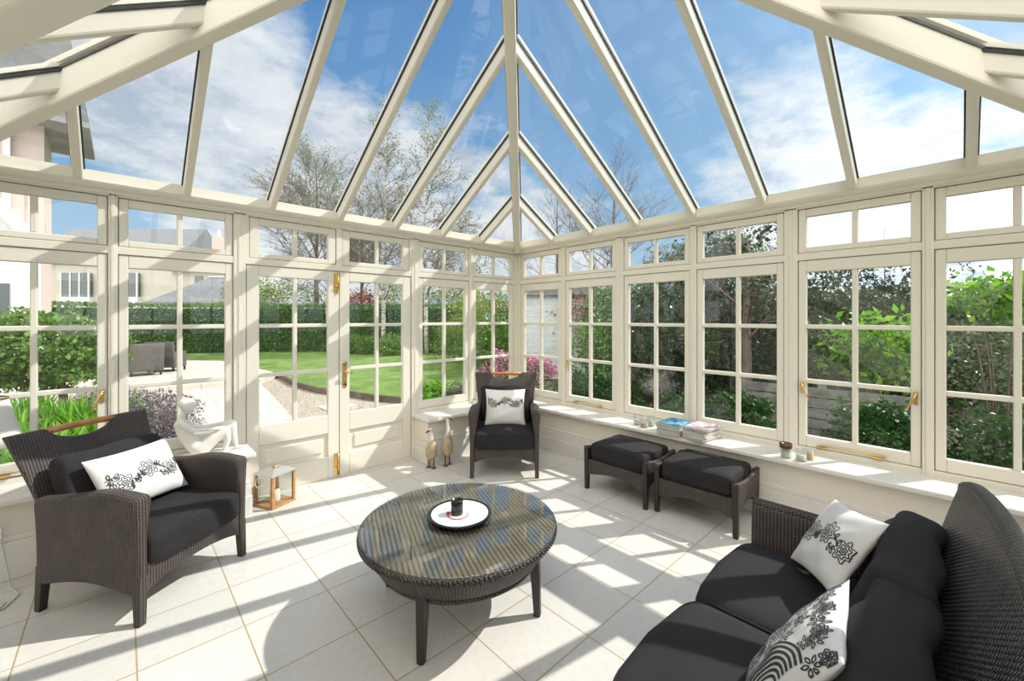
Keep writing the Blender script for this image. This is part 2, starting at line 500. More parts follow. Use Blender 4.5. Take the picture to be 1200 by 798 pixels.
def handle_extra(root, T):
    h = MB(T); t = 2.372
    h.box((t - .02, 0, .89), (t + .02, .006, 1.10)); h.tube([(t, 0, 1.11), (t, .006, 1.11)], .02, 12); h.tube([(t, 0, .885), (t, .006, .885)], .02, 12)
    h.tube([(t, .004, 1.02), (t, .045, 1.02)], .009, 8); h.tube([(t, .045, 1.02), (t - .02, .05, 1.022), (t - .055, .047, 1.015)], [.010, .009, .008], 8)
    h.ball((t, .012, .95), (.008, .008, .012), 8, 6)
    o = h.build('door_handle', M['brass'], root, kind='structure'); o['label'] = 'brass lever handle on long plate'
def bolt_extra(root, T):
    for z0, z1 in ((.03, .235), (1.80, 1.99)):
        h = MB(T); t = 2.455
        h.box((t - .022, 0, z0), (t + .022, .006, z1)); h.tube([(t - .018, .012, z0), (t - .018, .012, z1)], .009, 8)
        for k in (0.2, 0.5, 0.8): h.ball((t + .008, .006, z0 + (z1 - z0) * k), .005, 6, 4)
        h.tube([(t, .01, (z0 + z1) / 2 - .03), (t + .004, .03, (z0 + z1) / 2 - .03)], .007, 8)
        o = h.build('bolt', M['brass'], root, kind='structure'); o['label'] = 'brass bolt on meeting edge'

# garden wall
wa = {0: ('', False), 1: ('', False), 4: ('', False), 5: ('a', True)}
for i in (0, 1): window(WL, *GA[i])
door(1, WL, 1.642, 2.421, *GA[2], handle_extra)
door(2, WL, 2.427, 3.205, *GA[3], bolt_extra)
window(WL, *GA[4]); window(WL, *GA[5], handle='a', opener=True)
for i, g in enumerate(GB):
    window(WR, *g, handle={1: 'a', 4: 'ab'}.get(i, ''), opener=i in (1, 4))
for i, g in enumerate(GB): window(WB, *g)
window(WC, .15, .80)

def frame_wall(name, T, holes, doors=(), tmax=L, dwarf=None, cut=None):
    """posts, rails and head that carry the windows, with the low wall under them"""
    f = MB(T)
    ed = [0.0]
    # vertical posts between sash edges
    edges = []
    for k, (g0, g1) in enumerate(holes):
        s = ST if k not in doors else (g0 - 1.642 if False else None)
        edges.append((g0, g1))
    def so(k, which):
        g0, g1 = holes[k]
        if k in doors:
            d = doors[k]
            return d[0] if which == 0 else d[1]
        return g0 - ST if which == 0 else g1 + ST
    x = -0.0
    for k in range(len(holes) + 1):
        a = x if k == 0 else so(k - 1, 1) + .004
        b = so(k, 0) - .004 if k < len(holes) else tmax
        if b - a > .012:
            z0 = .0 if (k in doors or (k - 1) in doors) else .47
            f.box((a, -.09, z0), (b, .012, 2.47))
            if k and k < len(holes) and b - a > .04: f.box(((a + b) / 2 - .012, .01, max(z0, .49)), ((a + b) / 2 + .012, .018, 2.43))
    if doors:
        for a, b in ((1.600, 1.662), (2.398, 2.454), (3.186, 3.246)): f.box((a, -.09, 2.05), (b, .006, 2.44))
    # rebate strips behind the joints
    for k in range(len(holes)):
        for w in (0, 1):
            e = so(k, w)
            f.box((e - .012, -.07, .49 if k not in doors else 0), (e + .012, -.052, 2.44))
    # transom rail, head, sill rail
    f.box((0, -.09, 2.012), (tmax, .008, 2.068)); f.box((0, -.09, 2.423), (tmax, .012, 2.56))
    segs = dwarf
    for a, b in segs: f.box((a, -.09, .40), (b, .004, ZW - .089))
    f.build(name, M['paint'], None, bevel=.004, kind='structure')
    c = MB(T)  # cornice moulding and sloping eaves board
    fn = lambda a, b, t: (t, a, b)
    c.prism([(0, 2.435), (.022, 2.435), (.030, 2.447), (.030, 2.462), (.052, 2.466), (.076, 2.482), (.082, 2.496), (.082, 2.502), (0, 2.502)], fn, .012, tmax - .012)
    c.prism([(-.09, 2.50), (.070, 2.50), (.062, 2.574), (.0, ZE), (-.09, ZE - .05)], fn, .05, tmax - .05)
    return c
DD = {2: (1.640, 2.4245), 3: (2.4235, 3.207)}
segA = [(0, 1.60), (3.245, L)]
ca = frame_wall('wall_left', WL, GA, DD, dwarf=segA)
cb = frame_wall('wall_right', WR, GB, {}, dwarf=[(0, L)])
cc = frame_wall('wall_back', WB, GB, {}, dwarf=[(0, L)])
ce = frame_wall('wall_return', WC, [(.15, .80)], {}, tmax=VR, dwarf=[(0, VR)])
for i, c in enumerate((ca, cb, cc, ce)): c.build('trim_%d' % (i + 1), M['paint'], None, kind='structure')

tn = [5]
def low_wall(name, T, a, b, n1=.29, ends=(False, False)):
    w = MB(T); w.box((a, 0.004, 0), (b, n1, .455)); w.build('wall_' + name, M['wallpaint'], None, kind='structure')
    s = MB(T); s.box((a - (.04 if ends[0] else 0), .004, .455), (b + (.04 if ends[1] else 0), n1 + .075, .492))
    s.box((a - (.02 if ends[0] else 0), .004, .437), (b + (.02 if ends[1] else 0), n1 + .03, .456))
    s.build('trim_%d' % tn[0], M['sillpaint'], None, bevel=.010, kind='structure')['label'] = 'cream painted window sill board'; tn[0] += 1
    k = MB(T)
    a0 = a - (.018 if ends[0] else 0); b0 = b + (.018 if ends[1] else 0)
    def ring(n, z0, z1):
        k.box((a0 - (n if ends[0] else 0), .004, z0), (b0 + (n if ends[1] else 0), n1 + .016 + n, z1))
    ring(0, 0, .225); ring(.006, 0, .145); ring(-.006, .225, .262)
    k.build('baseboard_' + name, M['sillpaint'], None, bevel=.005, kind='structure')
low_wall('left_low', WL, 0, 1.60, ends=(False, True))
low_wall('left_low_far', WL, 3.245, L, ends=(True, False))
low_wall('right_low', WR, 0, L)
low_wall('back_low', WB, 0, L)
# threshold under the doors
t = MB(WL); t.box((1.6, -.10, -.02), (3.245, -.0, .012)); t.build('trim_%d' % tn[0], M['sillpaint'], None, kind='structure'); tn[0] += 1
# solid walls of the house side
w = MB(); w.box((-EXT - .1, -VR, -.1), (-L - .0, -VR + .12, 2.62)); w.build('wall_house_side', M['wallpaint'], None, kind='structure')
w = MB(); w.box((-EXT - .1, -L - .1, -.1), (-EXT, -VR + .12, 3.9)); w.build('wall_house', M['wallpaint'], None, kind='structure')
w = MB(); w.box((-EXT - .1, -L - .1, -.1), (-L, -L, 2.50)); w.build('wall_back_far', M['wallpaint'], None, kind='structure')

# ------------------------------------------------------------------ roof
ceil = bpy.data.objects.new('ceiling', None); COL.objects.link(ceil); ceil['kind'] = 'structure'
FA = lambda t, v, dz=0: Vector((-t, -v, ZE + PIT * v + dz))
FB = lambda t, v, dz=0: Vector((-v, -t, ZE + PIT * v + dz))
FC = lambda t, v, dz=0: Vector((-L + v, -t, ZE + PIT * v + dz))
FD = lambda t, v, dz=0: Vector((-t, -L + v, ZE + PIT * v + dz))
VJ = (L - VR) / 2     # inward distance of the ridge of the wing
tri = lambda t: (0.0, min(t, L - t))
def vc(t): return (max(0.0, t - VR), min(t, L - t))
def vd(t): return (0.0, t if t < L / 2 else max(L - t, VJ))
ts = [0.109 + 0.584 * k for k in range(1, 8)]
def rafter(F, t, v0, v1, nose=True):
    if v1 - v0 < .12: return
    nrm = (F(t, 1) - F(t, 0)).cross(F(t + 1, 0) - F(t, 0)).normalized()
    if nrm.z < 0: nrm = -nrm
    a = F(t, v0 + (.045 if nose else 0)); b = F(t, v1 - .0)
    m = MB(); m.bar(a, b, .050, .100, up=nrm, off=(0, -.045))
    o = m.build('rafter', M['paint'], ceil, bevel=.012, kind='structure')
    g = MB()
    for sx in (-1, 1): g.bar(a, b, .010, .014, up=nrm, off=(sx * .0285, .001))
    q = g.build('gasket', M['gasket'], o, kind='structure'); q['label'] = 'dark glazing seal'
    c = MB(); c.bar(F(t, v0 - .06), b, .062, .024, up=nrm, off=(0, .030)); c.build('glazing_cap', M['paint'], o, kind='structure')
def panes(F, tlist, vf, t0, t1):
    es = [t0] + tlist + [t1]
    for a, b in zip(es[:-1], es[1:]):
        brk = [x for x in (VR, L / 2, (L + VR) / 2) if a < x < b]
        tt = [a] + brk + [b]
        lo = [(t, vf(t)[0] - (.08 if vf(t)[0] == 0 else 0)) for t in tt]; hi = [(t, vf(t)[1]) for t in tt]
        poly = lo + hi[::-1]
        # drop repeated points
        out = []
        for p in poly:
            if not out or (abs(p[0] - out[-1][0]) + abs(p[1] - out[-1][1])) > 1e-4: out.append(p)
        m = MB(); m.prism(out, lambda t, v, d: F(t, v, d), .004, .012)
        m.build('glass_pane', M['roofglass'], ceil, kind='structure')
for F, vf in ((FA, tri), (FB, tri), (FC, vc)):
    for t in ts: rafter(F, t, *vf(t), nose=vf(t)[0] == 0)
tsd = ts + [0.109 + 0.584 * k for k in range(8, 11)]
for t in tsd: rafter(FD, t, *vd(t))
panes(FA, ts, tri, 0.0, L); panes(FB, ts, tri, 0.0, L)
panes(FC, [t for t in ts if t < (L + VR) / 2], vc, 0.0, (L + VR) / 2)
panes(FD, tsd, vd, 0.0, EXT)
def hip(p0, p1, name, w=.085, h=.185, ext=0.0):
    p0 = Vector(p0); p1 = Vector(p1); up = Vector((0, 0, 1))
    m = MB(); m.bar(p0, p1, w, h, up=up, off=(0, -h / 2 + .012))
    o = m.build(name, M['paint'], ceil, bevel=.014, kind='structure')
    g = MB()
    for sx in (-1, 1): g.bar(p0, p1, .012, .016, up=up, off=(sx * (w / 2 + .002), -.004))
    g.build('gasket', M['gasket'], o, kind='structure')
    c = MB(); c.bar(p0, p1, w + .03, .03, up=up, off=(0, .032)); c.build('ridge_cap', M['paint'], o, kind='structure')
H = L / 2; ZA = ZE + PIT * H
PJ = (-(L - VJ), -(VR + VJ), ZE + PIT * VJ)
e = .05; hh = lambda v: ZE + PIT * v
hip((-e, -e, hh(e)), (-H, -H, ZA), 'hip_rafter')
hip((-L + e, -e, hh(e)), (-H, -H, ZA), 'hip_rafter')
hip((-e, -L + e, hh(e)), (-H, -H, ZA), 'hip_rafter')
hip(PJ, (-H, -H, ZA), 'hip_rafter')
hip((-L, -VR, ZE), PJ, 'valley_rafter', w=.16, h=.20)
hip((-EXT, PJ[1], PJ[2]), PJ, 'ridge_beam')
m = MB(); m.lathe([(.02, 0), (.07, .02), (.09, .06), (.06, .12), (.10, .18)], (-H, -H, ZA - .24), 20); m.build('boss', M['paint'], ceil, kind='structure')
# solid sloping ceiling of the wing
sf = MB()
A0 = Vector((-L, -VR, ZE)); 
pts = [(-L, -VR), (-EXT, -VR), (-EXT, PJ[1]), (PJ[0], PJ[1])]
sf.prism(pts, lambda x, y, d: (x, y, ZE + PIT * (-y - VR) + d), .0, .08)
sf.build('ceiling_panel', M['wallpaint'], ceil, kind='structure')
# ================================================================== FURNITURE
def tapered_leg(m, x, y, z1, w0, w1, dx=0, dy=0):
    """leg from the floor up to z1: foot w0 wide, head w1 wide"""
    m.bar((x + dx, y + dy, 0), (x, y, z1), w0, w0, up=(0, 1, 0.001), w1=w1, h1=w1)
def leg_part(x, y, z1, w0, w1, root, dx=0, dy=0, mat='legdark', wrap=0.0):
    m = MB(); tapered_leg(m, x, y, z1, w0, w1, dx, dy)
    m.box((x + dx - w0 * .42, y + dy - w0 * .42, -.0), (x + dx + w0 * .42, y + dy + w0 * .42, .006))
    m.build('leg', M[mat], root, bevel=.005)

def make_armchair(name, label):
    root = thing(name, label, 'armchair')
    W, D = .72, .66            # legs stand on this rectangle; front is -y
    def arm(sg):
        def top(s):            # s 0 front .. 1 back
            return .645 + .018 * math.sin(min(1, s * 1.6) * math.pi) - .075 * max(0, s - .35) ** 1.2
        def bot(s):
            q = max(0, 1 - abs(s - .5) / .42)
            return .145 + .040 * math.sin(q * math.pi / 2)
        def xo(z): return .336 + .020 * max(0, (z - .2) / .45) ** 2.2
        def xi(z): return .335 - .050 - .028 * max(0, (z - .42) / .22) ** 1.5 if z > .42 else .285
        def yy(s, z): return -.335 + .004 * max(0, (z - .2) / .45) ** 2 + s * (.665 - .01 * (z / .6))
        def rr(s, r):          # rounded top
            z = bot(s) + (top(s) - bot(s)) * r; return z
        def fo(s, r): z = rr(s, r); return (sg * (xo(z) - .012 * max(0, r - .94) / .06), yy(s, z), z + 0.0)
        def fi(s, r): z = rr(s, r); return (sg * (xi(z) + .012 * max(0, r - .94) / .06), yy(s, z), z)
        m = MB(); m.slab(fo, fi, 18, 26)
        # rounded roll along the top
        pts = [(sg * ((xo(top(s)) + xi(top(s))) / 2), yy(s, top(s)), top(s) - .012) for s in [k / 18 for k in range(19)]]
        m.build('armrest', M['wicker'], root, bevel=.018)
        b = MB()
        b.tube([(sg * (xo(top(k / 18)) - .012), yy(k / 18, top(k / 18)), top(k / 18) - .006) for k in range(19)], .011, 8)
        b.tube([(sg * (xi(top(k / 18)) + .012), yy(k / 18, top(k / 18)), top(k / 18) - .006) for k in range(19)], .011, 8)
    for sg in (-1, 1): arm(sg)
    for sg in (-1, 1):
        leg_part(sg * .3105, -.3105, .24, .036, .046, root, dx=sg * .006, dy=-.008, mat='wicker')
        leg_part(sg * .3105, .303, .24, .036, .046, root, dx=sg * .006, dy=.014)
    # front and rear rails with an arched lower edge
    def rail(y, z1, nm):
        bo = lambda s: .150 + .050 * math.sin(s * math.pi) ** .7 if 0 < s < 1 else .150
        m = MB(); m.slab(lambda s, r: (-.285 + .57 * s, y, bo(s) + (z1 - bo(s)) * r), lambda s, r: (-.285 + .57 * s, y + .03, bo(s) + (z1 - bo(s)) * r), 20, 4, smooth=False)
        m.build(nm, M['wicker'], root)
    rail(-.325, .300, 'front_rail'); rail(.29, .36, 'rear_rail')
    m = MB(); m.box((-.285, -.29, .255), (.285, .29, .285)); m.build('seat_deck', M['legdark'], root)
    # back
    def hw(z): return .285 + .075 * max(0, (z - .30) / .62) ** 1.3
    def tp(s):
        a = abs(s - .5) * 2
        if a < .50: return .918 - .078 * math.cos(a / .50 * math.pi / 2) ** .5
        return .918
    def P(off):
        def f(s, r):
            z = .30 + (tp(s) - .30) * r
            y = .245 + .24 * max(0, (z - .30) / .62) ** 1.15
            x = (s - .5) * 2 * hw(z)
            bowy = .02 * (1 - ((s - .5) * 2) ** 2)
            return (x, y + off + bowy, z)
        return f
    m = MB(); m.slab(P(0), P(.035), 40, 22); m.build('backrest', M['wicker'], root, bevel=.008)
    m = MB()
    y = .245 + .24 + .018 + .02
    m.tube([(-.190, y - .004, .900), (-.08, y + .004, .902), (0, y + .006, .903), (.08, y + .004, .902), (.190, y - .004, .900)], .0195, 14)
    m.build('handle_bar', M['teak'], root)
    m = MB(); m.cushion((0, -.040, .355), (.572, .615, .160), .034, puff=.012, seg=12, bow=.010, piping=.0055)
    m.build('seat_cushion', M['fabric'], root)
    m = MB(); X = Matrix.Rotation(R(-20), 3, 'X')
    m.cushion((0, .255, .60), (.55, .13, .40), .045, puff=.0, seg=10, X=X, piping=.0)
    for v in range(len(m.v)):
        x, yv, z = m.v[v]; k = (1 - (x / .29) ** 2)
        m.v[v] = (x, yv - .028 * max(0, k) * (1 - ((z - .6) / .24) ** 2) + .006 * math.sin(x * 23 + z * 31), z + .006 * math.sin(x * 17))
    m.build('back_cushion', M['fabric'], root)
    return root
ch1 = make_armchair('wicker_armchair', 'dark wicker armchair at the left with wooden top bar and near-white lumbar pillow')
def place(o, F, front_mid):
    """F: unit vector the seat faces; front_mid: floor point midway between front legs"""
    a = math.atan2(F[1], F[0]) + math.pi / 2
    o.rotation_euler = (0, 0, a)
    o.location = (front_mid[0] - F[0] * .32, front_mid[1] - F[1] * .32, 0)
place(ch1, Vector((.60, -.80)), (-3.66, -1.135))
ch2 = copy_tree(ch1)
ch2['label'] = 'dark wicker armchair standing in the far corner between the sills'
for o in (ch1, ch2): o['group'] = 'wicker armchairs'
place(ch2, Vector((-.685, -.728)), (-1.265, -1.13))

# ---- coffee table
TC = Vector((-2.622, -2.268)); TZ = .448; TR = .526
tb = thing('coffee_table', 'round dark wicker coffee table with glass top in the middle of the floor', 'table', (TC.x, TC.y, 0), R(211))
m = MB(); m.lathe([(0.01, TZ - .008), (TR - .008, TZ - .008), (TR - .002, TZ - .005), (TR, TZ - .002), (TR - .002, TZ), (.01, TZ)], n=72, smooth=False)
m.build('glass_top', M['tableglass'], tb)['label'] = 'clear round glass plate'
m = MB(); m.lathe([(0.01, TZ - .030), (TR - .012, TZ - .030), (TR - .012, TZ - .010), (.01, TZ - .010)], n=72, smooth=False)
m.build('woven_top', M['wicker_top'], tb).rotation_euler = (0, 0, R(-51.6))
m = MB(); m.lathe([(TR - .02, TZ - .040), (TR - .002, TZ - .042), (TR + .004, TZ - .027), (TR - .002, TZ - .012), (TR - .02, TZ - .012)], n=96)
for k in range(150):
    t = 2 * math.pi * k / 150
    x, y = math.cos(t), math.sin(t)
    m.tube([(x * (TR + .001) - y * .014, y * (TR + .001) + x * .014, TZ - .040), (x * (TR + .003), y * (TR + .003), TZ - .027), (x * (TR + .001) + y * .014, y * (TR + .001) - x * .014, TZ - .013)], .0048, 5)
m.build('braided_rim', M['wicker'], tb)
def apron(r0, r1, z0, z1, n=96):
    mm = MB(); mm.slab(lambda s, r: ((r0 + (r1 - r0) * r ** .7) * math.cos(2 * math.pi * s), (r0 + (r1 - r0) * r ** .7) * math.sin(2 * math.pi * s), z0 + (z1 - z0) * r),
        lambda s, r: ((r0 - .025 + (r1 - r0) * r ** .7) * math.cos(2 * math.pi * s), (r0 - .025 + (r1 - r0) * r ** .7) * math.sin(2 * math.pi * s), z0 + (z1 - z0) * r), n, 6)
    return mm
m = apron(.415, .515, .275, TZ - .038)
# coil the weave around: uv follows the angle
o = m.build('apron', M['wicker'], tb)
uvl = o.data.uv_layers[0]
for p in o.data.polygons:
    an = [math.atan2(o.data.vertices[v].co.y, o.data.vertices[v].co.x) for v in p.vertices]
    for li, v, a in zip(p.loop_indices, p.vertices, an):
        if max(an) - min(an) > 3 and a < 0: a += 2 * math.pi
        uvl.data[li].uv = (a * .46, o.data.vertices[v].co.z)
m = MB(); m.lathe([(.39, .262), (.420, .258), (.430, .270), (.422, .286), (.39, .284)], n=72); m.build('apron_band', M['wicker'], tb)
for k in range(4):
    a = math.pi / 2 * k; 
    m = MB(); x, y = math.cos(a), math.sin(a)
    m.bar((x * .438, y * .438, 0), (x * .418, y * .418, .40), .034, .034, up=(x, y, 0), w1=.058, h1=.056)
    m.box((-.001, -.001, .2), (.001, .001, .2001)) if False else None
    m.build('leg', M['legdark'], tb, bevel=.006)

# ---- tray, mug, small red ornament on the table
td = thing('round_tray', 'round white plate with black rim lying on the coffee table', 'plate', (-2.605, -2.245, TZ))
m = MB(); m.lathe([(.01, .004), (.150, .004), (.172, .010), (.176, .020), (.170, .024), (.160, .017), (.148, .014), (.01, .014)], n=64); m.build('dish', M['black_ceramic'], td)
m = MB(); m.lathe([(.01, .0142), (.147, .0142), (.158, .0180), (.157, .0205), (.146, .0165), (.01, .0165)], n=64); m.build('glazed_face', M['plate'], td)
m = MB(); m.tube([(.055 * math.cos(t) - .02, .055 * math.sin(t) - .01, .0172) for t in [R(110 + 240 * k / 40) for k in range(41)]], [.0012 + .0028 * math.sin(math.pi * k / 40) for k in range(41)], 6)
m.build('painted_ring', M['red'], td)
mg = thing('black_mug', 'small black cylindrical pot standing on the white plate', 'mug', (-2.620, -2.240, TZ + .0165))
m = MB(); m.lathe([(.01, 0), (.032, 0), (.0335, .004), (.0335, .074), (.0325, .078), (.0305, .078), (.030, .012), (.01, .012)], n=32); m.build('body', M['black_ceramic'], mg)
m = MB(); m.lathe([(.01, .064), (.029, .064), (.029, .069), (.018, .076), (.008, .080)], n=24); m.ball((.010, -.008, .086), (.009, .009, .007), 10, 6); m.build('lid', M['black_ceramic'], mg)
bd = thing('red_ornament', 'tiny red and black ornament beside the black pot on the plate', 'ornament', (-2.668, -2.222, TZ + .0165))
m = MB(); m.ball((0, 0, .010), (.012, .010, .010), 12, 8, mat=0); m.ball((.010, .002, .012), (.006, .006, .006), 8, 6, mat=1); m.build('body', [M['red'], M['black_ceramic']], bd)
m = MB(); m.tube([(0, 0, .015), (-.012, .006, .030), (-.026, .012, .038)], .0012, 5); m.build('wire', M['black_ceramic'], bd)

# ---- ottomans
def make_ottoman():
    root = thing('ottoman', '', 'footstool')
    DX, WY = .50, .62         # local x = depth (front at -x), y = width
    m = MB()
    def rail(x, nm):
        bo = lambda s: .185 - .05 * abs(2 * s - 1) ** 1.5
        m = MB(); m.slab(lambda s, r: (x, -.27 + .54 * s, bo(s) + (.275 - bo(s)) * r), lambda s, r: (x + .028, -.27 + .54 * s, bo(s) + (.275 - bo(s)) * r), 16, 4, smooth=False)
        m.build(nm, M['wicker'], root)
    rail(-.245, 'front_rail'); rail(.217, 'rear_rail')
    for sg in (-1, 1):
        tp = lambda s: .392 - .030 * math.sin(s * math.pi) 
        bo = lambda s: .150 + .055 * math.sin(s * math.pi)
        yo = lambda z: sg * (.305 + .010 * ((z - .15) / .24))
        m = MB(); m.slab(lambda s, r: (-.25 + .5 * s, yo(bo(s) + (tp(s) - bo(s)) * r), bo(s) + (tp(s) - bo(s)) * r),
                         lambda s, r: (-.25 + .5 * s, yo(bo(s) + (tp(s) - bo(s)) * r) - sg * .032, bo(s) + (tp(s) - bo(s)) * r), 16, 8)
        m.build('side_panel', M['wicker'], root, bevel=.008)
        for sx in (-1, 1):
            mm = MB(); mm.bar((sx * .232, sg * .292, 0), (sx * .228, sg * .290, .375), .034, .034, up=(0, 1, 0), w1=.050, h1=.046)
            mm.build('leg', M['legdark'], root, bevel=.005)
    m = MB(); m.box((-.22, -.275, .235), (.22, .275, .262)); m.build('seat_deck', M['legdark'], root)
    m = MB(); m.cushion((0, 0, .345), (.475, .535, .150), .040, puff=.014, seg=12, piping=.005, bow=0); m.build('seat_cushion', M['fabric'], root)
    return root
ot = make_ottoman()
ot.location = (-.645, -2.118, 0); ot['label'] = 'black cushioned wicker footstool nearer the far corner chair'; ot['group'] = 'wicker footstools'
ot2 = copy_tree(ot); ot2.location = (-.60, -2.775, 0); ot2.rotation_euler = (0, 0, R(1.5)); ot2['label'] = 'black cushioned wicker footstool nearer the sofa'

# ---- sofa
sf_ = thing('wicker_sofa', 'long black wicker sofa with black cushions at the lower right', 'sofa', (-2.615, -3.80, 0))
SX0, SX1 = -1.015, 1.015    # local x, front is +y
def sofa_arm(sg):
    tp = lambda s: .615 - .06 * max(0, s - .5)
    bo = lambda s: .16 + .06 * math.sin(s * math.pi)
    m = MB(); 
    m.slab(lambda s, r: (sg * (.975 + .035 * r ** 2), .37 - .74 * s, bo(s) + (tp(s) - bo(s)) * r), lambda s, r: (sg * (.935 + .015 * r ** 2), .37 - .74 * s, bo(s) + (tp(s) - bo(s)) * r), 18, 16)
    m.build('armrest', M['wicker'], sf_, bevel=.01)
    b = MB(); b.tube([(sg * .987, .37 - .74 * k / 18, tp(k / 18)) for k in range(19)], .026, 10); b.build('arm_edging', M['wicker'], sf_)
    for y in (.335, -.335):
        m = MB(); tapered_leg(m, sg * .955, y, .26, .042, .062); m.build('leg', M['legdark'], sf_, bevel=.005)
for sg in (-1, 1): sofa_arm(sg)
def srail(y, nm):
    m = MB(); bo = lambda s: .20 - .045 * abs(2 * s - 1) ** 3
    m.slab(lambda s, r: (-.94 + 1.88 * s, y, bo(s) + (.30 - bo(s)) * r), lambda s, r: (-.94 + 1.88 * s, y - .03, bo(s) + (.30 - bo(s)) * r), 30, 4, smooth=False); m.build(nm, M['wicker'], sf_)
srail(.345, 'front_rail'); srail(-.33, 'rear_rail')
m = MB(); m.box((-.94, -.34, .26), (.94, .33, .285)); m.build('seat_deck', M['legdark'], sf_)
def SB(off):
    def f(s, r):
        z = .28 + (.925 - .0 - .28) * r
        rnd = 1 - (2 * abs(s - .5)) ** 26 * r ** 6
        z = .28 + (.925 - .28) * r * (1 - .05 * (2 * abs(s - .5)) ** 14)
        y = -.215 - .155 * ((z - .28) / .645) ** 1.2
        x = (s - .5) * 2 * (.93 + .095 * r ** 1.4)
        y -= .095 * (1 - (2 * abs(s - .5)) ** 2.2) * r ** 1.3
        return (x, y + off, z)
    return f
m = MB(); m.slab(SB(.02), SB(-.03), 60, 22); m.build('backrest', M['wicker_sofa'], sf_, bevel=.010)
b = MB(); pts = [SB(-.005)(k / 60, 1) for k in range(61)]; b.tube([(p[0], p[1], p[2] - .004) for p in pts], .027, 12); b.build('back_edging', M['wicker_sofa'], sf_)
for i, x in enumerate((.622, 0.0, -.622)):
    m = MB(); X = Matrix.Rotation(math.pi, 3, 'Z')
    m.cushion((x, .055, .365), (.622, .66, .155), .042, puff=.020, seg=14, bow=.035, piping=.005, X=X); m.build('seat_cushion', M['fabric'], sf_)
rnd = random.Random(3)
for i, x in enumerate((.62, 0.0, -.62)):
    m = MB(); X = Matrix.Rotation(R(-17), 3, 'X') @ Matrix.Rotation(math.pi, 3, 'Z')
    X = Matrix.Rotation(R(17), 3, 'X')
    m.cushion((x, -.195, .60), (.700, .150, .38), .050, seg=16, X=X)
    for k in range(len(m.v)):
        px, py, pz = m.v[k]; a = px - x
        fold = .012 * math.sin(a * 19 + pz * 8 + i) + .010 * math.sin(a * 41 - pz * 13 + 2 * i) * max(0, pz - .5)
        m.v[k] = (px, py + .022 * (1 - (a / .34) ** 2) * (1 - ((pz - .6) / .26) ** 2) * (1 if py > -.2 else 0) + fold * .8, pz + .014 * math.sin(a * 13 + 1.3 * i) * max(0, pz - .6) * 4)
    m.build('back_cushion', M['fabric'], sf_)

# ---- throw pillows with stitched flowers
def flower(cx, cy, r, rot=0):
    out = []
    for rr, k, a in ((1.0, 7, .20), (.66, 7, .18), (.34, 6, .22)):
        out.append([(cx + r * rr * (1 + a * math.cos(k * t + rot)) * math.cos(t), cy + r * rr * (1 + a * math.cos(k * t + rot)) * math.sin(t)) for t in [2 * math.pi * i / 56 for i in range(57)]])
    out.append([(cx + r * .12 * math.cos(t), cy + r * .12 * math.sin(t)) for t in [2 * math.pi * i / 12 for i in range(13)]])
    return out
def leafloop(x, y, a, l, w=.42):
    p = []
    for i in range(15):
        t = i / 14; q = math.sin(math.pi * t); sgn = 1
        p.append((t * l, q * l * w * .5))
    p += [(t * l, -math.sin(math.pi * t) * l * w * .5) for t in [1 - i / 14 for i in range(15)]]
    ca, sa = math.cos(a), math.sin(a)
    return [(x + u * ca - v * sa, y + u * sa + v * ca) for u, v in p]
def band(y0=0, n=3, r=.19, span=1.7, seed=0, tilt=0.0):
    rg = random.Random(seed); out = []
    for i in range(n):
        cx = -span / 2 + span * (i + .5) / n; cy = y0 + (.09 if i % 2 else -.07)
        out += flower(cx, cy, r * (1 if i != n - 1 else .85), rg.random() * 6)
    for sgn in (-1, 1):
        st = []
        for k in range(60):
            x = -span / 2 + span * k / 59
            st.append((x, y0 + sgn * (.05 + .11 * math.sin(x * 7 + sgn))))
        seg = []
        for q in st:
            inside = any((q[0] - (-span / 2 + span * (i + .5) / n)) ** 2 + (q[1] - y0) ** 2 < (r * .98) ** 2 for i in range(n))
            if inside:
                if len(seg) > 2: out.append(seg)
                seg = []
            else: seg.append(q)
        if len(seg) > 2: out.append(seg)
        for k in range(2, 58, 3):
            x, y = st[k]
            if any((x - (-span / 2 + span * (i + .5) / n)) ** 2 + (y - y0) ** 2 < (r * 1.0) ** 2 for i in range(n)): continue
            out.append(leafloop(x, y, sgn * (1.0 + .5 * math.sin(k)), .12)); out.append(leafloop(x, y, -sgn * 1.2 + .5, .08))
    return out
def allover(seed):
    rg = random.Random(seed); out = []; pts = []
    for _ in range(400):
        x, y = rg.uniform(-.92, .92), rg.uniform(-.92, .92)
        if all((x - a) ** 2 + (y - b) ** 2 > .036 for a, b in pts): pts.append((x, y))
    for i, (x, y) in enumerate(pts):
        if (x - .75) ** 2 + (y + .05) ** 2 < .52 and x < .85: continue
        if i % 3 == 0: out += flower(x, y, .11, rg.random() * 6)
        else:
            a0 = rg.random() * 6
            for k in range(6): out.append(leafloop(x + .03 * math.cos(a0 + k), y + .03 * math.sin(a0 + k), a0 + k * 1.05, .11))
    # fan of stripes in one corner
    for k in range(7):
        r = .16 + k * .078
        for dr in (-.012, 0, .012): out.append([(.75 + (r + dr) * math.cos(t), -.05 + (r + dr) * math.sin(t)) for t in [R(85 + 170 * i / 30) for i in range(31)]])
    return out
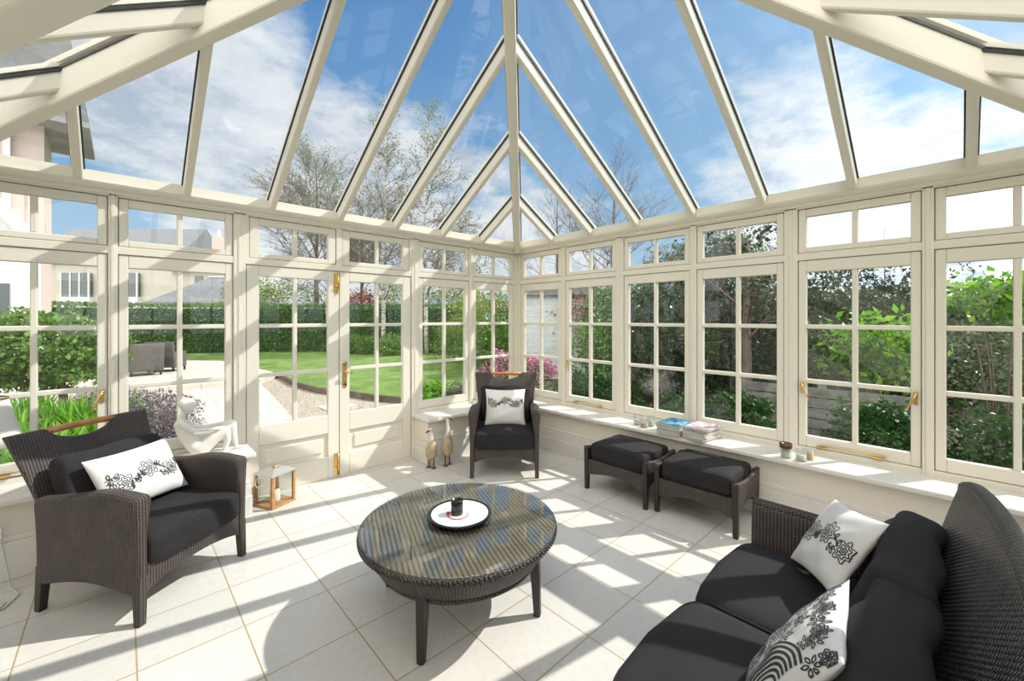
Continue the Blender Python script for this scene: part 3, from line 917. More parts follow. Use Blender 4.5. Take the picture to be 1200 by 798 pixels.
def pillow(name, label, ax, ay, c, T, art, lw=.0026, group=None, dent=0.0, wr=.004, stripes=None):
    """ax, ay: full width and height vectors of the pillow; c: its middle"""
    ax = Vector(ax); ay = Vector(ay); n = ax.cross(ay).normalized(); W = ax.length; Hh = ay.length
    ay = (ay - ax.normalized() * ay.dot(ax.normalized())).normalized() * Hh
    root = thing(name, label, 'pillow', c, 0, group)
    def S(u, v, sg, lift=0):
        e = max(0, 1 - abs(u) ** 2.6) ** .55 * max(0, 1 - abs(v) ** 2.6) ** .55
        z = T * e - dent * math.exp(-((u * 1.6) ** 2 + (v * 1.6) ** 2)) * T
        z += wr * (.8 * math.sin(7 * u + 3 * v) + .6 * math.sin(11 * v - 5 * u + 1)) * e
        x = u * (1 - .075 * (1 - v * v)); y = v * (1 - .075 * (1 - u * u))
        return ax * (x / 2) + ay * (y / 2) + n * (sg * (z + lift))
    m = MB(); N = 34
    g = [math.sin((i / N - .5) * math.pi) for i in range(N + 1)]
    for sg in (1, -1):
        vs = [S(g[i], g[j], sg) for i in range(N + 1) for j in range(N + 1)]
        fs = [(i * (N + 1) + j, (i + 1) * (N + 1) + j, (i + 1) * (N + 1) + j + 1, i * (N + 1) + j + 1) for i in range(N) for j in range(N)]
        if sg < 0: fs = [f[::-1] for f in fs]
        m.add(vs, fs, 0, True)
    cover = m.build('cover', M['white_cloth'], root, recalc=True, weld=True)
    k = MB()
    for line in art:
        line = [(a, b * W / Hh) for a, b in line if abs(a) < .97 and abs(b * W / Hh) < .97]
        if len(line) < 3: continue
        vs = []; 
        for i, (u, v) in enumerate(line):
            a = line[max(0, i - 1)]; b = line[min(len(line) - 1, i + 1)]
            du, dv = (b[0] - a[0]) * W, (b[1] - a[1]) * Hh; l = math.hypot(du, dv) or 1
            ou, ov = -dv / l * lw / W, du / l * lw / Hh
            for q in (1, -1):
                uu = max(-.99, min(.99, u + q * ou)); vv = max(-.99, min(.99, v + q * ov))
                vs.append(S(uu, vv, 1, .0018))
        fs = [(2 * i, 2 * i + 1, 2 * i + 3, 2 * i + 2) for i in range(len(line) - 1)]
        k.add(vs, fs, 0, True)
    k.build('embroidery', M['ink'], cover, recalc=False)
    return root
def in_chair(ch, x, y, z): 
    a = ch.rotation_euler.z; l = ch.location
    return Vector((l.x + x * math.cos(a) - y * math.sin(a), l.y + x * math.sin(a) + y * math.cos(a), z))
def dir_chair(ch, x, y, z):
    a = ch.rotation_euler.z; return Vector((x * math.cos(a) - y * math.sin(a), x * math.sin(a) + y * math.cos(a), z))
pillow('lumbar_pillow', 'white pillow with black flower band on the armchair at the left', dir_chair(ch1, .48, .02, .0), dir_chair(ch1, .0, .17, .30),
       in_chair(ch1, .02, .045, .615) + Vector((-.040, .036, 0)), .075, band(-.06, 3, .20, 1.85, 1), lw=.0046)
pillow('square_pillow', 'white pillow with black flower band on the far corner armchair', dir_chair(ch2, .43, 0, 0), dir_chair(ch2, 0, .17, .35),
       in_chair(ch2, .0, .05, .612), .065, band(.16, 3, .19, 1.85, 2), lw=.0050)
pillow('square_pillow', 'white pillow with black flower band leaning in the far corner of the sofa', (-.33, -.21, .072), (.165, -.125, .26), (-1.873, -3.80, .640), .050, [[(a + .16, b) for a, b in l] for l in band(.02, 3, .23, 1.9, 4)], lw=.0044)
pillow('square_pillow', 'white pillow with grey flowers all over and striped corner on the sofa', (-.42, -.05, .02), (0.02, -.235, .37), (-2.660, -3.835, .612), .052, allover(5), lw=.0036)

# ---- lantern with candle
ln = thing('lantern', 'small wooden lantern with glass sides on the floor by the doors', 'lantern', (-3.040, -.222, 0), R(24))
s = .098
for a in (-1, 1):
    for b in (-1, 1):
        m = MB(); m.box((a * s - .011, b * s - .011, .012), (a * s + .011, b * s + .011, .262)); m.build('post', M['orangewood'], ln, bevel=.002)
m = MB(); m.box((-s - .013, -s - .013, 0), (s + .013, s + .013, .018)); m.build('base', M['orangewood'], ln, bevel=.002)
m = MB(); vs = [(-s - .02, -s - .02, .262), (s + .02, -s - .02, .262), (s + .02, s + .02, .262), (-s - .02, s + .02, .262)]
vs += [(x, y, .270) for x, y, _ in vs] + [(-.04, -.04, .298), (.04, -.04, .298), (.04, .04, .298), (-.04, .04, .298)]
m.add(vs, [(0, 3, 2, 1)] + [(i, (i + 1) % 4, 4 + (i + 1) % 4, 4 + i) for i in range(4)] + [(4 + i, 4 + (i + 1) % 4, 8 + (i + 1) % 4, 8 + i) for i in range(4)] + [(8, 9, 10, 11)])
m.build('roof', M['metalgrey'], ln)
m = MB(); m.lathe([(.004, .296), (.018, .298), (.022, .306), (.016, .314), (.004, .315)], n=16); m.build('vent_cap', M['brass'], ln)
m = MB()
for a in (-1, 1):
    m.box((a * s - .0015, -s, .018), (a * s + .0015, s, .262)); m.box((-s, a * s - .0015, .018), (s, a * s + .0015, .262))
m.build('glass_side', M['jarglass'], ln)
m = MB(); m.tube([(-s - .015, -s + .03, .235), (-s - .05, -.04, .20), (-s - .058, .0, .185), (-s - .05, .04, .20), (-s - .015, s - .03, .235)], .0045, 6); m.build('rope_handle', M['candle'], ln)
cn = thing('pillar_candle', 'short white pillar candle inside the wooden lantern', 'candle', (-3.040, -.222, .018))
m = MB(); m.lathe([(.01, 0), (.038, 0), (.040, .01), (.036, .095), (.030, .100), (.008, .094)], n=24); m.build('wax', M['candle'], cn)
m = MB(); m.tube([(0, 0, .09), (.002, 0, .112)], .0015, 6); m.build('wick', M['black_ceramic'], cn)

# ---- two tall duck figures
def duck(label, loc, rz, h, tilt):
    r = thing('duck_figure', label, 'ornament', loc, rz, 'wooden duck figures')
    m = MB(); b0 = h * .22
    pr = [(0, 0, b0), (.0, 0, b0 + h * .07), (.0, 0, b0 + h * .22), (.004, 0, b0 + h * .36), (.010, 0, b0 + h * .44)]
    m.tube([(-.012, 0, b0 - .012)] + pr, [.010, .040, .058, .060, .042, .026], 18)
    m.build('body', M['duckwood'], r)
    m = MB(); z0 = b0 + h * .40
    m.tube([(.008, 0, z0), (.012, 0, z0 + h * .10), (.006, 0, z0 + h * .22), (.004, 0, z0 + h * .30), (.018, 0, z0 + h * .345 + tilt)], [.036, .021, .015, .015, .014], 12)
    hd = m.build('neck', M['duckwhite'], r)
    m = MB(); hz = z0 + h * .35 + tilt
    m.ball((.028, 0, hz), (.026, .018, .018), 14, 8); m.build('head', M['duckwhite' if tilt < 0 else 'duckwood'], r)
    m = MB(); m.tube([(.045, 0, hz - .002), (.065, 0, hz - .008), (.092, 0, hz - .012)], [.012, .009, .006], 10); m.build('beak', M['duckbrown'], r)
    for sg in (-1, 1):
        m = MB(); m.tube([(0, sg * .028, b0 + .02), (.002, sg * .032, .012)], .0065, 8); m.lathe([(.004, 0), (.026, 0), (.024, .008), (.006, .014)], (.006, sg * .032, 0), 14, sx=1.15)
        m.build('leg', M['duckbrown'], r)
    return r
duck('shorter wooden duck figure with white breast beside the doors', (-1.63, -.405, 0), R(200), .44, -.03)
duck('taller wooden duck figure with neck held upright', (-1.465, -.45, 0), R(-80), .50, .02)

# ---- seated sculpture on the sill
sc = thing('seated_sculpture', 'cream sculpture of a seated figure leaning back holding its knees on the sill', 'sculpture', (-3.555, -.150, .492), 0)
m = MB()
def limb(pts, rs, n=14):
    # resample for a smooth limb
    m.tube(pts, rs, n)
    for p, r_ in ((pts[0], rs[0]), (pts[-1], rs[-1])): m.ball(p, r_ * .98, 12, 8)
limb([(.02, -.01, .035), (-.02, 0, .075), (-.065, .0, .150), (-.085, 0, .215), (-.080, 0, .245)], [.046, .044, .038, .036, .020])  # torso leaning back
limb([(-.082, 0, .235), (-.070, 0, .275), (-.062, 0, .290)], [.018, .017, .018])
m.ball((-.048, 0, .325), (.042, .034, .046), 18, 12)
m.ball((-.062, .0, .338), (.036, .034, .036), 14, 10)
m.ball((-.010, 0, .318), (.009, .007, .010), 8, 6)
for sg, kx, kz in ((-1, .150, .150), (1, .185, .175)):
    limb([(.02, sg * .028, .038), (.09, sg * .030, .105), (kx, sg * .034, kz)], [.040, .033, .024])       # thigh
    limb([(kx, sg * .034, kz), (kx + .005, sg * .034, kz * .55), (kx + .02 - (.03 if sg < 0 else 0), sg * .034, .018)], [.024, .021, .012])
    limb([(kx + .015 - (.03 if sg < 0 else 0), sg * .034, .012), (kx + .06 - (.03 if sg < 0 else 0), sg * .036, .010)], [.013, .009])
    limb([(-.080, sg * .045, .222), (-.015, sg * .052, .172), (.055, sg * .045, .168)], [.019, .015, .013])
    limb([(.055, sg * .045, .168), (kx - .02, sg * .034, kz + .014)], [.013, .012])
m.ball((-.02, 0, .012), (.085, .05, .012), 16, 6)
o = m.build('figure', M['stone_white'], sc)
rm = o.modifiers.new('Remesh', 'REMESH'); rm.mode = 'VOXEL'; rm.voxel_size = .005; rm.use_smooth_shade = True
sm = o.modifiers.new('Smooth', 'SMOOTH'); sm.factor = .6; sm.iterations = 5
sc.rotation_euler = (0, 0, R(-8)); sc.scale = (1.22, 1.22, 1.22)

# ---- magazines on the long sill
mag_cols = [(.06, .22, .42), (.55, .52, .48), (.30, .33, .36), (.62, .20, .22), (.42, .47, .48), (.70, .68, .64), (.12, .12, .14)]
def cover_mat(name, a, b, c, sc=14):
    m, g, out = new_mat(name); tc = g.n('TexCoord')
    n1 = g.noise(tc.outputs['Object'], sc, 3); n2 = g.noise(tc.outputs['Object'], sc * 2.3, 2)
    col = g.ramp(n1, [(.40, a), (.47, b), (.62, b), (.66, c)])
    col = g.mix(g.ramp(n2, [(.60, (0, 0, 0)), (.64, (1, 1, 1))]), col, c)
    bs = g.n('BsdfPrincipled'); g.t.links.new(col, bs.inputs['Base Color']); bs.inputs['Roughness'].default_value = .22
    g.t.links.new(bs.outputs[0], out.inputs[0]); return m
cv_blue = cover_mat('cover_blue', (.03, .22, .42), (.10, .42, .66), (.55, .70, .80))
cv_pink = cover_mat('cover_pink', (.70, .72, .72), (.62, .60, .62), (.60, .08, .16), 20)
plain = [pbr('cover_%d' % i, c, .25) for i, c in enumerate(mag_cols)]
def magazine(x, y, z, rz, w, d, h, cover, label, group):
    r = thing('magazine', label, 'magazine', (x, y, z), rz, group)
    m = MB(); m.box((-w / 2 + .002, -d / 2 + .002, .0012), (w / 2 - .003, d / 2 - .002, h - .0012)); m.build('pages', M['pages'], r)
    m = MB(); m.box((-w / 2, -d / 2, 0), (w / 2, d / 2, .0011)); m.box((-w / 2, -d / 2, h - .0011), (w / 2, d / 2, h)); m.box((-w / 2, -d / 2, 0), (-w / 2 + .0015, d / 2, h)); m.build('cover', cover, r)
    return r
rg = random.Random(11)
z = .4925
lab1 = ['dull magazine at the foot of the pile nearer the corner', 'cream magazine second from the foot of the pile nearer the corner', 'magazine third from the foot of the pile nearer the corner', 'middle magazine of the pile nearer the corner', 'magazine two below the blue cover', 'magazine just under the blue cover', 'blue covered magazine on top of its pile on the sill']
for i in range(7):
    h = (.014, .013, .015, .013, .014, .013, .014)[i]
    magazine(-.235 + rg.uniform(-.006, .006), -2.345 + rg.uniform(-.006, .006), z, R(180 + rg.uniform(-3, 3)), .285, .215, h, cv_blue if i == 6 else plain[(1, 5, 1, 4, 5, 2)[i]], lab1[i], 'magazines on the window sill'); z += h + .0004
z = .4925
lab2 = ['black magazine at the foot of the pile nearer the sofa', 'pale magazine above the black one', 'grey magazine third up in the pile nearer the sofa', 'magazine fourth up in the pile nearer the sofa', 'magazine three below the pink cover', 'magazine two below the pink cover', 'magazine just under the pink cover', 'pink and white covered magazine on top of its pile']
for i in range(8):
    h = (.014, .013, .013, .014, .012, .012, .013, .013)[i]
    magazine(-.225 + rg.uniform(-.012, .012), -2.585 + rg.uniform(-.007, .007), z, R(176 + rg.uniform(-6, 6)), .285, .205, h, cv_pink if i == 7 else plain[(6, 5, 1, 4, 5, 1, 2)[i]], lab2[i], 'magazines on the window sill'); z += h + .0004

# ---- glass candle holders
def tealight(x, y, r_, h, label, wax, glass='jarglass', top=None):
    o = thing('candle_glass', label, 'candle holder', (x, y, .4925), 0, 'candle glasses on the sill')
    m = MB(); m.lathe([(.004, 0), (r_ * .86, 0), (r_ * .9, .004), (r_, h * .5), (r_, h), (r_ - .004, h), (r_ - .005, .010), (.004, .010)], n=28); m.build('glass', M[glass], o)
    m = MB(); m.lathe([(.004, .011), (r_ * .72, .011), (r_ * .72, h * .55), (.004, h * .55)], n=20); m.build('wax', M[wax], o)
    m = MB(); m.tube([(0, 0, h * .53), (.001, 0, h * .7)], .001, 5); m.build('wick', M['black_ceramic'], o)
    if top:
        m = MB(); m.lathe([(r_ - .001, h * .68), (r_ + .001, h * .68), (r_ + .001, h + .001), (r_ - .006, h + .001), (r_ - .006, h * .95)], n=28); m.build('rim_band', M[top], o)
    return o
tealight(-.235, -1.965, .043, .098, 'clear candle glass with white wax nearer the far corner', 'candle')
tealight(-.285, -2.060, .040, .080, 'clear candle glass with peach wax beside the magazines', 'candle_peach')
tealight(-.19, -2.085, .036, .100, 'tall thin candle glass behind the peach one', 'candle')
tealight(-.295, -3.245, .042, .110, 'candle glass with dark brown rim on the sill', 'candle', top='brown_glass')
tealight(-.300, -3.345, .040, .082, 'clear empty looking candle glass beside the brown rimmed one', 'candle')
tealight(-.215, -3.375, .038, .085, 'candle glass with amber wax at the back of the sill', 'candle_amber')

# ---- table lamp at the left edge
lp = thing('table_lamp', 'white fabric lamp shade with bronze rim at the left edge', 'lamp', (-4.635, -.20, .492))
m = MB(); m.lathe([(.01, 0), (.075, 0), (.08, .012), (.03, .03), (.022, .08), (.05, .13), (.055, .18), (.02, .25), (.012, .31)], n=24); m.build('base', M['stone_white'], lp)
m = MB(); m.slab(lambda s, r: ((.215 - .065 * r) * math.cos(2 * math.pi * s), (.215 - .065 * r) * math.sin(2 * math.pi * s), .30 + .275 * r), lambda s, r: ((.212 - .065 * r) * math.cos(2 * math.pi * s), (.212 - .065 * r) * math.sin(2 * math.pi * s), .30 + .275 * r), 48, 4); m.build('lamp_shade', M['lampshade'], lp)
m = MB(); m.tube([(.1505 * math.cos(t), .1505 * math.sin(t), .576) for t in [2 * math.pi * k / 48 for k in range(48)]], .005, 6, closed=True)
for a in (0, 2.1, 4.2): m.tube([(0, 0, .545), (.149 * math.cos(a), .149 * math.sin(a), .576)], .003, 5)
m.tube([(0, 0, .30), (0, 0, .56)], .006, 6); m.build('shade_ring', M['bronze'], lp)
m = MB(); m.ball((0, 0, .42), (.03, .03, .045), 14, 8); m.build('bulb', M['plastic_white'], lp)
# cable
cb_ = thing('power_cable', 'thin pale power cable hanging from the sill behind the left armchair', 'cable', (0, 0, 0))
m = MB(); m.tube([(-4.585, -.265, .495), (-4.55, -.34, .500), (-4.53, -.376, .48), (-4.515, -.372, .40), (-4.50, -.345, .33), (-4.49, -.335, .22), (-4.47, -.36, .10), (-4.45, -.42, .006), (-4.40, -.55, .005), (-4.44, -.68, .005), (-4.53, -.66, .005), (-4.50, -.55, .005), (-4.44, -.62, .008), (-4.50, -.80, .005), (-4.66, -.86, .005)], .0035, 6); m.build('flex', M['cable'], cb_)
m = MB(); m.box((-4.518, -.356, .27), (-4.488, -.330, .335)); m.build('switch', M['plastic_white'], cb_, bevel=.004)
# ================================================================== GARDEN
FWD = (math.cos(YAW), math.sin(YAW)); RGT = (math.sin(YAW), -math.cos(YAW))
def at(px, d):      # map position d metres away along one compass bearing
    u = (px - 600) / 489.51
    return (CAM.x + d * (FWD[0] + u * RGT[0]), CAM.y + d * (FWD[1] + u * RGT[1]))
GZ = -.12
M['bark_w'] = None
def birch_bark():
    m, g, out = new_mat('birch_bark'); tc = g.n('TexCoord'); mp = g.n('Mapping'); mp.inputs['Scale'].default_value = (3, 3, 9)
    g.t.links.new(tc.outputs['Object'], mp.inputs[0]); n1 = g.noise(mp.outputs[0], 1.6, 5, .7)
    c = g.ramp(n1, [(.42, (.10, .085, .075)), (.50, (.50, .48, .44)), (.8, (.66, .64, .60))])
    b = g.n('BsdfPrincipled'); g.t.links.new(c, b.inputs['Base Color']); b.inputs['Roughness'].default_value = .7; g.t.links.new(b.outputs[0], out.inputs[0]); return m
M['bark_w'] = birch_bark()
M['bark'] = pbr('bark', (.13, .10, .08), .85, var=.4, vscale=8)
M['twig'] = pbr('twig', (.17, .13, .11), .8, var=.3, vscale=5)
M['soil'] = pbr('soil', (.075, .055, .04), .9, var=.5, vscale=12)
M['grassbase'] = pbr('lawn', (.135, .225, .045), .85, var=.35, vscale=1.6, bump=(60, .6, .02))
M['far_ground'] = pbr('far_ground', (.10, .16, .05), .9, var=.4, vscale=.2)
def gravel_mat():
    m, g, out = new_mat('gravel_stones'); tc = g.n('TexCoord'); vo = g.n('TexVoronoi'); vo.inputs['Scale'].default_value = 34
    g.t.links.new(tc.outputs['Object'], vo.inputs['Vector'])
    c = g.ramp(g.m('FRACT', g.m('MULTIPLY', g.n('SeparateColor').inputs[0].links and 0 or 0.0, 1.0)) if False else vo.outputs['Distance'], [(0, (.52, .46, .38)), (.5, (.42, .36, .29)), (.9, (.14, .12, .10))])
    c = g.mix(.35, c, vo.outputs['Color'], 'SOFT_LIGHT')
    b = g.n('BsdfPrincipled'); g.t.links.new(c, b.inputs['Base Color']); b.inputs['Roughness'].default_value = .8
    bn = g.n('Bump'); bn.inputs['Strength'].default_value = .8; bn.inputs['Distance'].default_value = .01; bn.invert = True
    g.t.links.new(vo.outputs['Distance'], bn.inputs['Height']); g.t.links.new(bn.outputs[0], b.inputs['Normal']); g.t.links.new(b.outputs[0], out.inputs[0]); return m
M['gravel'] = gravel_mat()
def paving_mat():
    m, g, out = new_mat('patio_slabs'); tc = g.n('TexCoord'); br = g.n('TexBrick'); g.t.links.new(tc.outputs['Object'], br.inputs[0]); br.offset = .5
    for k, v in (('Scale', 1.0), ('Mortar Size', .010), ('Mortar Smooth', .1), ('Brick Width', .75), ('Row Height', .55)): br.inputs[k].default_value = v
    br.inputs['Color1'].default_value = (.62, .56, .49, 1); br.inputs['Color2'].default_value = (.56, .50, .43, 1); br.inputs['Mortar'].default_value = (.28, .24, .20, 1)
    b = g.n('BsdfPrincipled'); g.t.links.new(g.mix(.25, br.outputs[0], g.ramp(g.noise(tc.outputs['Object'], 4, 6), [(.3, (.45, .40, .34)), (.7, (.66, .60, .53))])), b.inputs['Base Color']); b.inputs['Roughness'].default_value = .8
    g.t.links.new(b.outputs[0], out.inputs[0]); return m
M['paving'] = paving_mat()

def flat(name, poly, z0, z1, mat, kind='structure', label=None):
    m = MB(); m.prism(poly, lambda x, y, t: (x, y, t), z0, z1)
    o = m.build(name, M[mat], None, kind=kind)
    if label: o['label'] = label
    return o
flat('ground', [(-90, -60), (90, -60), (90, 120), (-90, 120)], -.40, -.30, 'far_ground')
flat('ground_soil', [(-6.3, .10), (12, .10), (12, .101), (16, 24), (-14, 24), (-14, .10)], -.29, -.16, 'soil')
flat('ground_side', [(.10, -12), (12, -12), (12, .10), (.10, .10)], -.29, -.16, 'soil')
edge = [(-.75, 9.0), (-.89, 6.96), (-.78, 5.6), (-.48, 4.75), (-.26, 3.9), (.05, 3.25), (.7, 3.45), (1.7, 3.42), (3.2, 3.9), (6.5, 5.0)]
lawn = edge + [(8.5, 8.5), (6.9, 12.2), (5.4, 14.3), (3.4, 16.6), (1.0, 18.7), (-2.0, 20.0), (-4.2, 20.0), (-2.4, 15.2), (-1.35, 14.0), (-1.0, 11)]
flat('ground_lawn', lawn, -.16, -.04, 'grassbase')
flat('ground_gravel', [(-1.9, .10), (.9, .10), (1.6, 3.42), (.7, 3.45), (.05, 3.25), (-.26, 3.9), (-.48, 4.75), (-.78, 5.6), (-.89, 6.96), (-.80, 8.8), (-1.38, 8.2), (-1.9, 3.4)], -.16, -.115, 'gravel')
flat('ground_patio', [(-3.25, .10), (-1.90, .10), (-1.90, 3.4), (-1.40, 8.0), (-6.5, 8.0), (-6.5, 6.8), (-3.3, 5.6)], -.16, -.10, 'paving')
flat('ground_terrace', [(-6.5, 7.9), (-1.42, 7.9), (-.80, 8.9), (-1.0, 11), (-1.35, 14.0), (-2.4, 15.2), (-6.5, 15.2)], -.16, 0.02, 'paving')
flat('ground_slab', [(-1.30, 3.55), (-.72, 3.62), (-.78, 4.12), (-1.32, 4.02)], -.115, -.085, 'paving')
m = MB()
for a, b in zip(edge[:-1], edge[1:]): m.bar((a[0], a[1], -.06), (b[0], b[1], -.06), .07, .15)
m.build('trim_%d' % tn[0], M['bark'], None, kind='structure')['label'] = 'dark timber edging along the lawn'; tn[0] += 1

rs = np.random.RandomState(5)
def leaf_mesh(P, size, aspect=.5, jitter=.35, up=0.0, N=None, droop=0.0):
    """folded diamond leaves at the points P"""
    n = len(P)
    d = rs.normal(size=(n, 3)); d[:, 2] += up; 
    if N is not None: d += N * 1.2
    d /= np.linalg.norm(d, axis=1)[:, None]
    q = rs.normal(size=(n, 3)); s = np.cross(d, q); s /= np.linalg.norm(s, axis=1)[:, None] + 1e-9
    nn = np.cross(d, s)
    L_ = size * (1 + jitter * rs.uniform(-1, 1, n))[:, None]; W_ = L_ * aspect
    a = P; b = P + d * L_ * .45 + s * W_ * .5 + nn * L_ * .10; c = P + d * L_; e = P + d * L_ * .45 - s * W_ * .5 + nn * L_ * .10
    v = np.stack([a, b, c, e], 1).reshape(-1, 3); f = np.arange(4 * n).reshape(-1, 4)
    return v, f
def build_leaves(name, v, f, mat, parent=None, kind=None):
    me = bpy.data.meshes.new(name)
    me.vertices.add(len(v)); me.vertices.foreach_set('co', v.astype('f').ravel())
    me.loops.add(f.size); me.loops.foreach_set('vertex_index', f.astype('i').ravel())
    me.polygons.add(len(f)); me.polygons.foreach_set('loop_start', (np.arange(len(f)) * f.shape[1]).astype('i')); 
    me.update(calc_edges=True); me.validate()
    me.materials.append(mat)
    o = bpy.data.objects.new(name, me); COL.objects.link(o); o.parent = parent
    if kind: o['kind'] = kind
    return o
def blob_pts(n, c, r, shell=.45, flat_=0.0):
    d = rs.normal(size=(n, 3)); d /= np.linalg.norm(d, axis=1)[:, None]
    lump = 1 + .16 * np.sin(d[:, 0] * 7 + c[0]) * np.sin(d[:, 1] * 8 + 1) + .12 * np.sin(d[:, 2] * 11 + d[:, 0] * 5)
    rad = (1 - shell * rs.uniform(0, 1, n) ** 1.6) * lump
    return d * rad[:, None] * np.array(r) + np.array(c), d
LM = dict(
    box=leaf_mat('box_leaves', (.012, .045, .008), (.03, .10, .015), (.07, .19, .025), .25),
    hedge=leaf_mat('hedge_leaves', (.045, .11, .018), (.11, .23, .04), (.26, .41, .10), .3),
    laurel=leaf_mat('laurel_leaves', (.05, .16, .010), (.16, .36, .025), (.38, .60, .06), .55, .3),
    dark=leaf_mat('evergreen_leaves', (.008, .025, .008), (.02, .055, .016), (.10, .12, .075), .2, .25),
    grey=leaf_mat('grey_leaves', (.06, .09, .05), (.13, .17, .09), (.30, .32, .22), .3, .35),
    yellow=leaf_mat('spring_leaves', (.11, .17, .03), (.24, .30, .06), (.38, .40, .12), .45),
    topiary=leaf_mat('topiary_leaves', (.05, .12, .02), (.14, .26, .05), (.36, .48, .16), .35, .3),
    iris=leaf_mat('iris_blades', (.07, .22, .02), (.18, .42, .04), (.36, .58, .08), .5, .4),
    lavender=leaf_mat('lavender_leaves', (.10, .08, .10), (.22, .18, .22), (.42, .36, .40), .25, .7),
    pink=leaf_mat('pink_petals', (.42, .09, .28), (.66, .22, .48), (.85, .50, .70), .4, .5),
    red=leaf_mat('copper_leaves', (.12, .03, .03), (.28, .07, .07), (.42, .16, .12), .4, .5),
    birch=leaf_mat('birch_leaves', (.12, .17, .06), (.24, .29, .12), (.34, .36, .20), .4, .5),
)
def shrub(name, label, cat, c, r, n, size, mat, aspect=.5, stem=True, group=None, extra=None, shell=.5, up=.2):
    root = thing(name, label, cat, (c[0], c[1], GZ - .04), 0, group)
    cz = c[2] - (GZ - .04)
    P, d = blob_pts(n, (0, 0, cz), r, shell)
    P = P[P[:, 2] > .02]; 
    v, f = leaf_mesh(P, size, aspect, up=up); build_leaves('foliage', v, f, LM[mat], root)
    if extra:
        m2, n2, s2, ztop = extra
        P, d = blob_pts(n2, (0, 0, cz), (r[0] * 1.03, r[1] * 1.03, r[2] * 1.05), .12); P = P[(P[:, 2] > cz + r[2] * ztop)]
        v, f = leaf_mesh(P, s2, .8, up=.3); build_leaves('blossom', v, f, LM[m2], root)
    m = MB(); rg = random.Random(int(c[0] * 100))
    for k in range(6):
        a = rg.uniform(0, 6.28); q = rg.uniform(.2, .7)
        m.tube([(0.02 * math.cos(a), .02 * math.sin(a), 0), (r[0] * q * .5 * math.cos(a), r[1] * q * .5 * math.sin(a), cz * .7), (r[0] * q * math.cos(a), r[1] * q * math.sin(a), cz + r[2] * .4)], [.011, .008, .004], 5)
    m.build('stems', M['bark'], root)
    return root

# clipped hedge at the end of the lawn
def hedge(name, label, line, h, dens, size, mat, w=.45):
    root = thing(name, label, 'hedge', (line[0][0], line[0][1], GZ - .04))
    ox, oy = line[0]
    Ps = []; Ns = []; core = MB()
    for (ax, ay), (bx, by) in zip(line[:-1], line[1:]):
        l = math.hypot(bx - ax, by - ay); dx, dy = (bx - ax) / l, (by - ay) / l; nx, ny = dy, -dx
        if nx * (CAM.x - ax) + ny * (CAM.y - ay) < 0: nx, ny = -nx, -ny
        n = int(l * h * dens)
        t = rs.uniform(0, l, n); z = rs.uniform(0, h, n); o = w + .07 * np.sin(t * 3.1) * np.sin(z * 4) + rs.uniform(-.10, .04, n)
        Ps.append(np.stack([ax - ox + dx * t + nx * o, ay - oy + dy * t + ny * o, z], 1)); Ns.append(np.tile([nx, ny, .2], (n, 1)))
        n2 = int(l * w * 2 * dens * .6); t = rs.uniform(0, l, n2); o = rs.uniform(-w, w, n2)
        Ps.append(np.stack([ax - ox + dx * t + nx * o, ay - oy + dy * t + ny * o, h + rs.uniform(-.06, .05, n2)], 1)); Ns.append(np.tile([0, 0, 1.], (n2, 1)))
        core.bar((ax - ox, ay - oy, h / 2 - .06), (bx - ox, by - oy, h / 2 - .06), w * 2 - .14, h - .14)
    P = np.concatenate(Ps); N = np.concatenate(Ns)
    v, f = leaf_mesh(P, size, .6, N=N); build_leaves('foliage', v, f, LM[mat], root)
    core.build('inner_growth', M['hedge_core'], root)
    return root
M['hedge_core'] = pbr('hedge_core', (.03, .08, .018), .9, var=.4, vscale=5)
hedge('hedge', 'tall clipped green hedge across the end of the lawn', [(-12, 21.0), (-4.5, 20.9), (-1.9, 20.4), (.86, 19.1), (2.3, 17.9), (3.4, 16.9), (5.2, 14.9), (6.7, 13.0), (7.8, 10.5)], 2.28, 360, .13, 'hedge')

